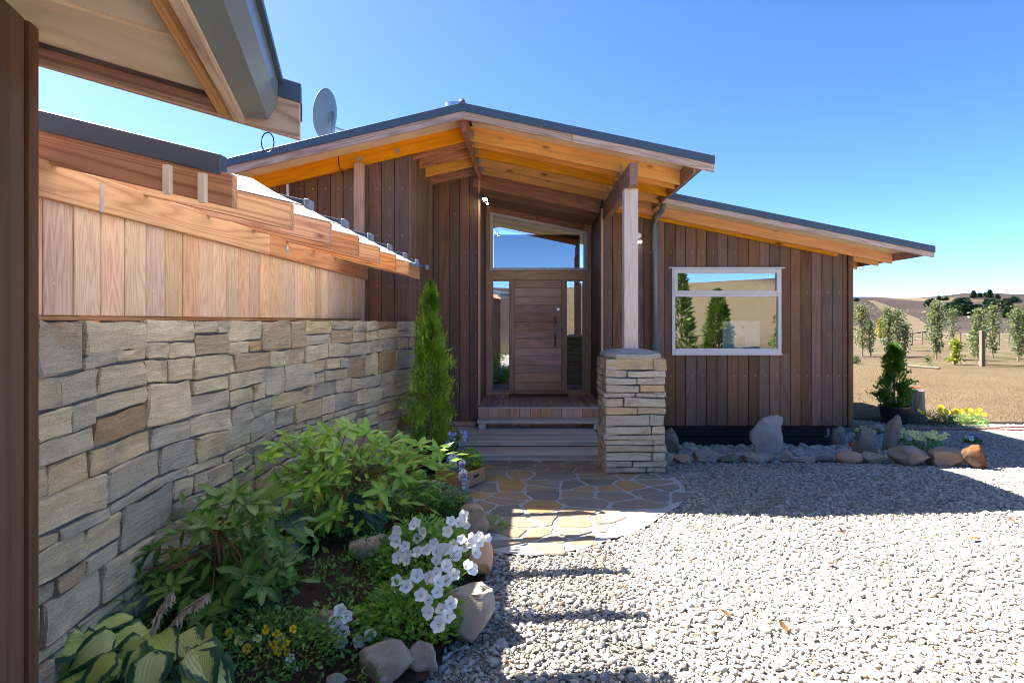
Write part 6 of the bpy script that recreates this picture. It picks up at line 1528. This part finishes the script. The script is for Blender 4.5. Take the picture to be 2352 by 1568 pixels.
MB().box(tz.x - 0.15, tz.x + 0.08, tz.y - 0.04, tz.y - 0.01, tz.z - 0.025, tz.z + 0.0).build('blade', M['galv'], tl)
def pclump(label, px, py, me, k, w, h, mat=None, name='pansy', spread=None, sc=1.35, zf=None, lift=0.0):
    g = gnd(px, py, zf); D = g.y; bl = []
    for _ in range(k): bl.append((me if not isinstance(me, list) else R.choice(me), g + Vector((R.uniform(-w, w), R.uniform(-w * .5, w * .5) - 0.02, h * R.uniform(0.85, 1.2))), (R.uniform(-.6, .6), -1, R.uniform(0.2, 1)), R.uniform(0.9, 1.1) * sc * 1.35))
    return clump(name, label, 'flower', g, bl, mat or M['herb'], (w * 1.05, w * 0.7), int(120 + 1500 * w), 0.045, h)
pclump('pale yellow pansies at the house corner behind the dark speckled rock', 1985, 1014, PAC, 9, 0.13, 0.2)
pclump('pale yellow pansies squeezed right of the tall thin slab rock', 2070, 1033, PAC, 7, 0.08, 0.26)
pclump('large clump of pale yellow pansies above the brown faceted rock', 2122, 1040, PAC, 34, 0.25, 0.26)
pclump('small blue and white pansy alone in the gravel', 2235, 1018, [PAV, PAV, PAW], 9, 0.11, 0.1)
YEL = flower_me('yellow_daisy', 0.03, M['fl_yellow'], 8, 0.005, 0.2)
pclump('grey green clump with few yellow daisies beside the stump', 2140, 975, YEL, 6, 0.42, 0.28, M['bluegreen'], 'gazania', sc=1.0)
pclump('clump of many yellow daisies at the lawn edge', 2205, 977, YEL, 22, 0.45, 0.26, M['herb'], 'gazania', sc=1.0)
gp_ = gnd(1958, 1036); gn = thing('garden_ornament', 'tiny red and green toy ornament behind the rounded orange boulder', 'ornament', gp_ + Vector((0, 0, 0.02)))
MB().lathe([(0, 0), (0.035, 0.01), (0.03, 0.07), (0, 0.085)], 10, tuple(gp_ + Vector((0.02, 0, 0.03)))).build('body', plain('toy_green', (0.03, 0.35, 0.05), 0.4), gn, smooth=True)
MB().lathe([(0, 0), (0.025, 0.005), (0.02, 0.045), (0, 0.05)], 10, tuple(gp_ + Vector((-0.03, 0, 0.08)))).build('hat', plain('toy_red', (0.55, 0.02, 0.02), 0.4), gn, smooth=True)
# lawn edging board and hose
eb = thing('edging_board', 'low grey timber edging between the gravel and the dry lawn', 'edging', (7.6, 10.9, 0.0))
member('board', (5.3, 12.35, 0.06), (7.55, 11.03, 0.055), 0.025, 0.1, M['post_grey'], eb); member('board', (7.55, 11.02, 0.055), (14.0, 11.02, 0.05), 0.025, 0.1, M['post_grey'], eb)
hose = MB().tube([(6.7, 10.3, 0.02), (7.2, 10.42, 0.02), (8.2, 10.40, 0.02), (8.9, 10.62, 0.02), (9.8, 10.62, 0.02), (11.5, 10.5, 0.02)], 0.014, 8); hose.tube([(8.5, 10.44, 0.02), (9.0, 10.34, 0.02), (10.0, 10.28, 0.02), (11.5, 10.2, 0.02)], 0.014, 8)
tag(hose.build('garden_hose', M['hose'], None, smooth=True), 'brown garden hose lying along the gravel edge by the lawn', 'hose')
# bark mulch at the lawn corner
n = 1500; x = NR.uniform(5.4, 7.9, n); y = NR.uniform(10.9, 12.6, n); k = [i for i in range(n) if y[i] > 11.05 + max(0, (7.5 - x[i]) * 0.58) and y[i] < 11.7 + max(0, (7.5 - x[i]) * 0.58)]
tag(cloud('bark_mulch', [(x[i], y[i], terrain(x[i], y[i]) + 0.02) for i in k], np.stack([NR.normal(size=len(k)), NR.normal(size=len(k)), NR.normal(size=len(k)) * .2], 1), [(0, 0, 1)] * len(k), NR.uniform(0.04, 0.1, len(k)), 0.04, M['dead_leaf'], None, 'stuff'), 'dark bark mulch around the black tub', 'mulch')
# fallen leaves on the gravel
for (px, py, lab) in ((1680, 1425, 'curled brown leaf lying alone low in the sunlit gravel'), (1810, 1458, 'brown leaf lying on gravel near the middle bottom'), (1940, 1233, 'yellowish leaf on the sunlit gravel right of the paving'), (2330, 1205, 'brown leaf on the gravel near the right edge'), (2228, 1245, 'orange brown leaf on the sunlit gravel at right'), (1800, 1330, 'small dark brown leaf on the sunlit gravel centre'), (1900, 1300, 'tan leaf on the sunlit gravel below the house shadow')):
    g = gnd(px, py); lm = leaf_me('fallen_leaf', 0.07, 0.04, M['dead_leaf'], n=4, droop=-0.3, fold=0.5)
    o = leaf_at(lm, g + Vector((0, 0, 0.02)), (R.uniform(-1, 1), R.uniform(-1, 1), 0.15), (0, 0, 1), None, 1.0, 'fallen_leaf'); tag(o, lab, 'leaf', 'fallen leaves on the gravel')
n = 260; pts = []; 
while len(pts) < n:
    px, py = R.uniform(1560, 2300), R.uniform(1068, 1240); g = gnd(px, py)
    if noise.noise(Vector((g.x * 1.6, g.y * 1.6, 2))) > 0.25 and gravel_here(g.x, g.y): pts += [tuple(g + Vector((R.uniform(-.03, .03), R.uniform(-.03, .03), 0.01))) for _ in range(5)]
tag(cloud('gravel_weeds', pts, rdirs(len(pts), 1.0), rdirs(len(pts)), NR.uniform(0.02, 0.06, len(pts)), 0.006, M['herb'], None, 'stuff'), 'thin green weeds sprouting through the shaded gravel', 'weeds')

n = 700; x = NR.uniform(-0.3, 6.5, n); y = 2.9 + 5 * NR.uniform(0, 1, n) ** 1.4; k = [i for i in range(n) if gravel_here(x[i], y[i]) and noise.noise(Vector((x[i] * 1.3, y[i] * 1.3, 11))) > -0.1]
tag(cloud('gravel_litter', [(x[i], y[i], gz(x[i], y[i]) + 0.014) for i in k], np.stack([NR.normal(size=len(k)), NR.normal(size=len(k)), NR.normal(size=len(k)) * .15], 1), [(0, 0, 1)] * len(k), NR.uniform(0.015, 0.05, len(k)), NR.uniform(0.004, 0.016, len(k)), M['dead_leaf'], None, 'stuff'), 'brown leaf crumbs and twigs scattered over the gravel', 'litter')
# ------------------------------------------------------------------ the dry lawn, trees, posts and hill
n = 52000; yy = 11.2 + 22 * NR.uniform(0, 1, n) ** 1.5; xx = yy * NR.uniform(0.42, 1.0, n); k = [(x, y) for x, y in zip(xx, yy) if y > 11.15 + max(0, (7.5 - x) * 0.58)]
m = len(k); tag(cloud('dry_grass', [(x, y, terrain(x, y) - 0.005) for x, y in k], np.stack([NR.normal(size=m) * .8, NR.normal(size=m) * .8, np.ones(m)], 1), rdirs(m), NR.uniform(0.02, 0.055, m) , NR.uniform(0.006, 0.014, m), M['straw'], None, 'stuff'), 'short dry straw coloured grass of the lawn', 'grass')
def wz8(u, v): return 1898.75 + u * 0.1927, 612.5 + v * 0.1927
def tree(name, label, u, vb, vt, hw, mat, n=1500, shape='poplar', leaf=0.115):
    px, pyb = wz8(u, vb); _, pyt = wz8(u, vt); g = hit(px, pyb); D = g.y; h = (pyb - pyt) / F * D; w = hw * 0.1927 / F * D
    t = thing(name, label, 'tree', g, 'young trees on the dry field'); rr = random.Random(int(u * 7 + vb))
    tr = MB(); lean = rr.uniform(-0.04, 0.04) * h
    top = g + Vector((lean, 0, h)); tr.tube([g - Vector((0, 0, 0.1)), g.lerp(top, 0.35), g.lerp(top, 0.7), top], [0.045, 0.035, 0.022, 0.006], 6)
    pts = []; 
    if shape == 'poplar': lo = 0.09
    elif shape == 'low': lo = 0.03
    else: lo = 0.2
    limbs = []
    for i in range(34):
        tt = lo + (0.93 - lo) * (i + rr.random()) / 34; a = rr.uniform(0, 6.28)
        env = math.sin(math.pi * min(1, (tt - lo * 0.5) / (1 - lo * 0.5)) ** 0.75) ** 0.8 if shape != 'low' else (1.0 - 0.75 * tt)
        L = w * env * rr.uniform(0.5, 1.1) * (0.85 if shape == 'poplar' else 1); r = 2.3 if shape == 'poplar' else 0.45
        s = g.lerp(top, tt); e = s + Vector((math.cos(a) * L, math.sin(a) * L, L * r * rr.uniform(0.7, 1.4)))
        if e.z > top.z + 0.1: e.z = top.z
        tr.tube([s, s.lerp(e, 0.5) + Vector((0, 0, 0.05 * L)), e], [0.014, 0.009, 0.003], 4); limbs.append((s, e))
    tr.build('trunk', M['bark'], t)
    per = int(n * 0.8) // len(limbs)
    for s, e in limbs:
        L = (e - s).length
        for _ in range(per):
            q = s.lerp(e, rr.uniform(0.15, 1.08)); pts.append((q.x + rr.gauss(0, 0.13 * L + 0.04), q.y + rr.gauss(0, 0.13 * L + 0.04), q.z + rr.gauss(0, 0.13 * L + 0.05)))
    m = len(pts); cloud('crown', pts, rdirs(m, -0.2), rdirs(m), NR.uniform(0.7, 1.3, m) * leaf, NR.uniform(0.5, 0.85, m) * leaf, mat, t)
    return t
tree('poplar_tree', 'young poplar nearest the house corner, tall and dense', 425, 1075, 470, 110, M['poplar'])
tree('poplar_tree', 'thin small poplar second from the house corner', 520, 1070, 640, 60, M['poplar'], 700)
tree('yellow_tree', 'young tree with golden yellow foliage between the poplars', 650, 920, 605, 62, M['gold_leaf'], 900, 'round', 0.16)
tree('poplar_tree', 'leafy poplar right behind the potted conifer', 735, 1070, 490, 95, M['poplar'])
tree('poplar_tree', 'broad poplar just right of the one behind the potted conifer', 850, 1000, 515, 100, M['poplar'], leaf=0.13)
tree('poplar_tree', 'short sparse poplar right of the potted conifer', 940, 1075, 700, 80, M['poplar'], 600)
tree('poplar_tree', 'tallest slender poplar in the middle of the field', 1305, 1110, 440, 105, M['poplar'], 2000)
tree('poplar_tree', 'greyish sparse poplar left of the lime green tree', 1500, 945, 520, 85, M['poplar'], 700, leaf=0.14)
tree('lime_tree', 'small lime green tree with low spreading branches', 1535, 1170, 850, 100, M['lime_leaf'], 500, 'low', 0.13)
tree('poplar_tree', 'thin poplar left of the timber post', 1745, 1065, 770, 60, M['poplar'], 600)
tree('poplar_tree', 'tall poplar just behind the timber post', 1820, 1175, 500, 95, M['poplar'], 1300)
tree('poplar_tree', 'poplar standing right of the timber post with bare lower trunk', 1980, 1090, 470, 100, M['poplar'], 1300)
tree('poplar_tree', 'poplar at the right edge of the picture', 2285, 1130, 490, 95, M['poplar'], 1500)
tree('poplar_tree', 'second poplar at the very right edge, partly cut off', 2365, 1100, 520, 80, M['poplar'], 1200)
tree('sapling', 'tiny green sapling in the grass left of the lime green tree', 1205, 1165, 1070, 30, M['poplar'], 160, 'round', 0.09)
tree('shrub', 'low green bush at the house corner on the field', 340, 1155, 1075, 45, M['poplar'], 300, 'low', 0.09)
# lone post, fallen pole, fence
g = hit(*wz8(1872, 1195)); D = g.y; post = thing('field_post', 'square grey timber post standing alone in the dry field', 'post', g)
hp = (1195 - 765) * 0.1927 / F * D; wp = 44 * 0.1927 / F * D; box('shaft', g.x - wp / 2, g.x + wp / 2, g.y, g.y + wp, g.z - 0.2, g.z + hp, M['post_grey'], post, 0.01)
a, b = hit(*wz8(950, 1190)), hit(*wz8(1345, 1222)); tag(MB().tube([a + Vector((0, 0, 0.05)), b + Vector((0, 0, 0.05))], 0.045, 8).build('fallen_pole', M['post_grey'], None), 'pale pole lying flat in the dry grass', 'pole')
pm = plain('pale_track', (0.085, 0.067, 0.044), 0.95, 0.05, nsc=0.6, amt=0.4)
q = [hit(*wz8(*c)) for c in ((330, 1072), (508, 1076), (500, 940), (360, 930))]; tag(mesh_obj('path', [v + Vector((0, 0, 0.03)) for v in q], [(0, 1, 2, 3)], pm), kind='structure')
le = [(490, 410), (600, 485), (700, 575), (830, 650), (930, 740), (985, 830)]; re_ = [(570, 412), (760, 480), (930, 560), (1080, 620), (1190, 700), (1200, 800)]
vv = []
for (a, b), (c_, e_) in zip([(le[i], le[i + 1]) for i in range(5)], [(re_[i], re_[i + 1]) for i in range(5)]):
    for k in range(6):
        t = k / 6; l_ = (a[0] + (b[0] - a[0]) * t, a[1] + (b[1] - a[1]) * t); r_ = (c_[0] + (e_[0] - c_[0]) * t, c_[1] + (e_[1] - c_[1]) * t)
        for w in range(5): vv.append(hit(*wz8(l_[0] + (r_[0] - l_[0]) * w / 4 + R.uniform(-8, 8), l_[1] + (r_[1] - l_[1]) * w / 4)) + Vector((0, 0, 0.12)))
nr = len(vv) // 5
tag(mesh_obj('path', vv, [(i * 5 + w, i * 5 + w + 1, (i + 1) * 5 + w + 1, (i + 1) * 5 + w) for i in range(nr - 1) for w in range(4)], pm, smooth=True), kind='structure')
fn = thing('wire_fence', 'distant post and wire fence below the hill', 'fence', hit(*wz8(1400, 925))); prev = None; wi_ = MB()
for u in range(560, 2400, 115):
    g = hit(*wz8(u, 928 + (u - 560) * 0.012)); MB().tube([g - Vector((0, 0, 0.1)), g + Vector((0, 0, 1.1))], 0.05, 6).build('post', M['bark'], fn)
    if prev:
        for z in (0.5, 0.95): wi_.tube([prev + Vector((0, 0, z)), g + Vector((0, 0, z))], 0.012, 4)
    prev = g
wi_.build('wires', M['galv'], fn)
def pine(label, u, vb, hv, wv=None):
    px, py = wz8(u, vb); g = hit(px, py); D = g.y; h = hv * 0.1927 / F * D; w = (wv or hv * 0.75) * 0.1927 / F * D / 2
    t = thing('pine_tree', label, 'tree', g, 'dark pines on the hill'); n = int(260 + 18 * hv); rr = NR
    tt = rr.uniform(0, 1, n) ** 1.25; wide = wv and wv > hv * 1.05
    env = (np.sqrt(np.clip(1 - tt ** 2, 0, 1)) if wide else (1 - tt) ** 0.8); a = rr.uniform(0, 6.283, n); lay = 0.75 + 0.25 * np.sin(tt * 26 + a)
    r = w * env * lay * np.sqrt(rr.uniform(0.1, 1, n)); b = np.array(g)
    pts = b + np.stack([np.cos(a) * r, np.sin(a) * r, h * (0.06 + 0.9 * tt)], 1)
    cloud('crown', pts, np.stack([np.cos(a), np.sin(a), np.full(n, 0.25)], 1) + rr.normal(size=(n, 3)) * 0.3, rdirs(n, 1), rr.uniform(0.12, 0.26, n) * max(h, 2) * 0.8, rr.uniform(0.06, 0.12, n) * max(h, 2) * 0.8, M['pine_needle'], t)
    MB().tube([g - Vector((0, 0, 0.2)), g + Vector((0, 0, h * 0.9))], [0.15, 0.03], 5).build('trunk', M['bark'], t)
for i, (u, vb, hv, wv, lab) in enumerate(((1750,378,88,None,'bushy pine on the crest, left of the crest group'),(1828,367,52,None,'small pine on the crest right of the bushy one'),(1895,360,48,None,'small rounded pine in the crest group'),(1945,374,95,None,'tallest pine on the hill crest'),(2036,388,52,None,'slim small pine right of the tallest crest pine'),(1340,402,50,None,'small pine on the crest left of centre'),(1431,398,36,None,'tiny pine on the crest slope'),(1195,472,60,60,'round dark shrub pine at the left end of the pines'),(1222,430,40,None,'small pine above the left round shrub pine'),(362,415,34,62,'lone dark tree on the crest beside the house'),(1600,582,205,260,'biggest dark pine in the middle of the hillside'),(1465,545,110,130,'dark pine at the left of the big hillside cluster'),(1530,515,105,120,'dark pine behind the left of the hillside cluster'),(1672,520,150,150,'dark pine at the upper right of the hillside cluster'),(1985,525,140,170,'dark pine in the right hillside group'),(2075,505,105,110,'rounded pine right of the right hillside group'),(2152,612,135,None,'cone shaped pine lowest on the right slope'),(2168,515,110,None,'pine above the lowest right cone'),(1905,455,68,70,'round shrub pine under the crest group'),(1925,540,80,110,'wide low pine left of the right group'),(1805,520,66,90,'wide shrub pine between the two hillside groups'),(1815,575,60,60,'small shrub pine below the gap'),(2180,440,60,None,'small pine near the upper right'),(2118,428,42,None,'tiny pine upper right beside it'),(1390,404,24,None,'dot sized pine on the crest between two others'),(1262,402,18,None,'tiniest pine on the left crest'),(2240,430,70,120,'bare greyish bush near the right crest'),(1450,595,30,None,'small shrub on the slope below the cluster'))): pine(lab, u, vb, hv, wv)
# trees and a rough slope behind the photographer, seen mirrored in the glazing
def back_tree(label, x, y, h, w, mat, n, name='conifer', L=0.22):
    g = Vector((x, y, terrain(x, y))); t = thing(name, label, 'tree', g); tt = NR.uniform(0, 1, n); a = NR.uniform(0, 6.283, n); r = w * (1 - tt) ** 0.6 * np.sqrt(NR.uniform(0.2, 1, n)) * (1 + 0.2 * np.sin(a * 4 + tt * 20))
    pts = np.array(g) + np.stack([np.cos(a) * r, np.sin(a) * r, h * (0.02 + 0.97 * tt)], 1)
    cloud('crown', pts, np.stack([np.cos(a), np.sin(a), np.full(n, 0.6)], 1) + NR.normal(size=(n, 3)) * 0.3, rdirs(n, 1), NR.uniform(0.6, 1.2, n) * L, NR.uniform(0.3, 0.5, n) * L, mat, t)
    MB().tube([g, g + Vector((0, 0, h * 0.9))], [0.1, 0.02], 6).build('trunk', M['bark'], t)
M['mirror_green'] = leafmat('garden_conifer_spray', (0.05, 0.09, 0.016), (0.13, 0.18, 0.035), 0.2, 0.6, None, pos_var=1.5)
back_tree('green conifer mirrored left of centre in the wide window', 9.9, -11.5, 3.4, 0.8, M['mirror_green'], 4000)
back_tree('green conifer mirrored at the right side of the wide window', 13.6, -11.0, 4.6, 0.9, M['mirror_green'], 4500)
back_tree('leafy tree mirrored at the left side of the wide window', 7.4, -9.5, 4.4, 0.7, M['mirror_green'], 1500, 'leafy_tree', 0.3)
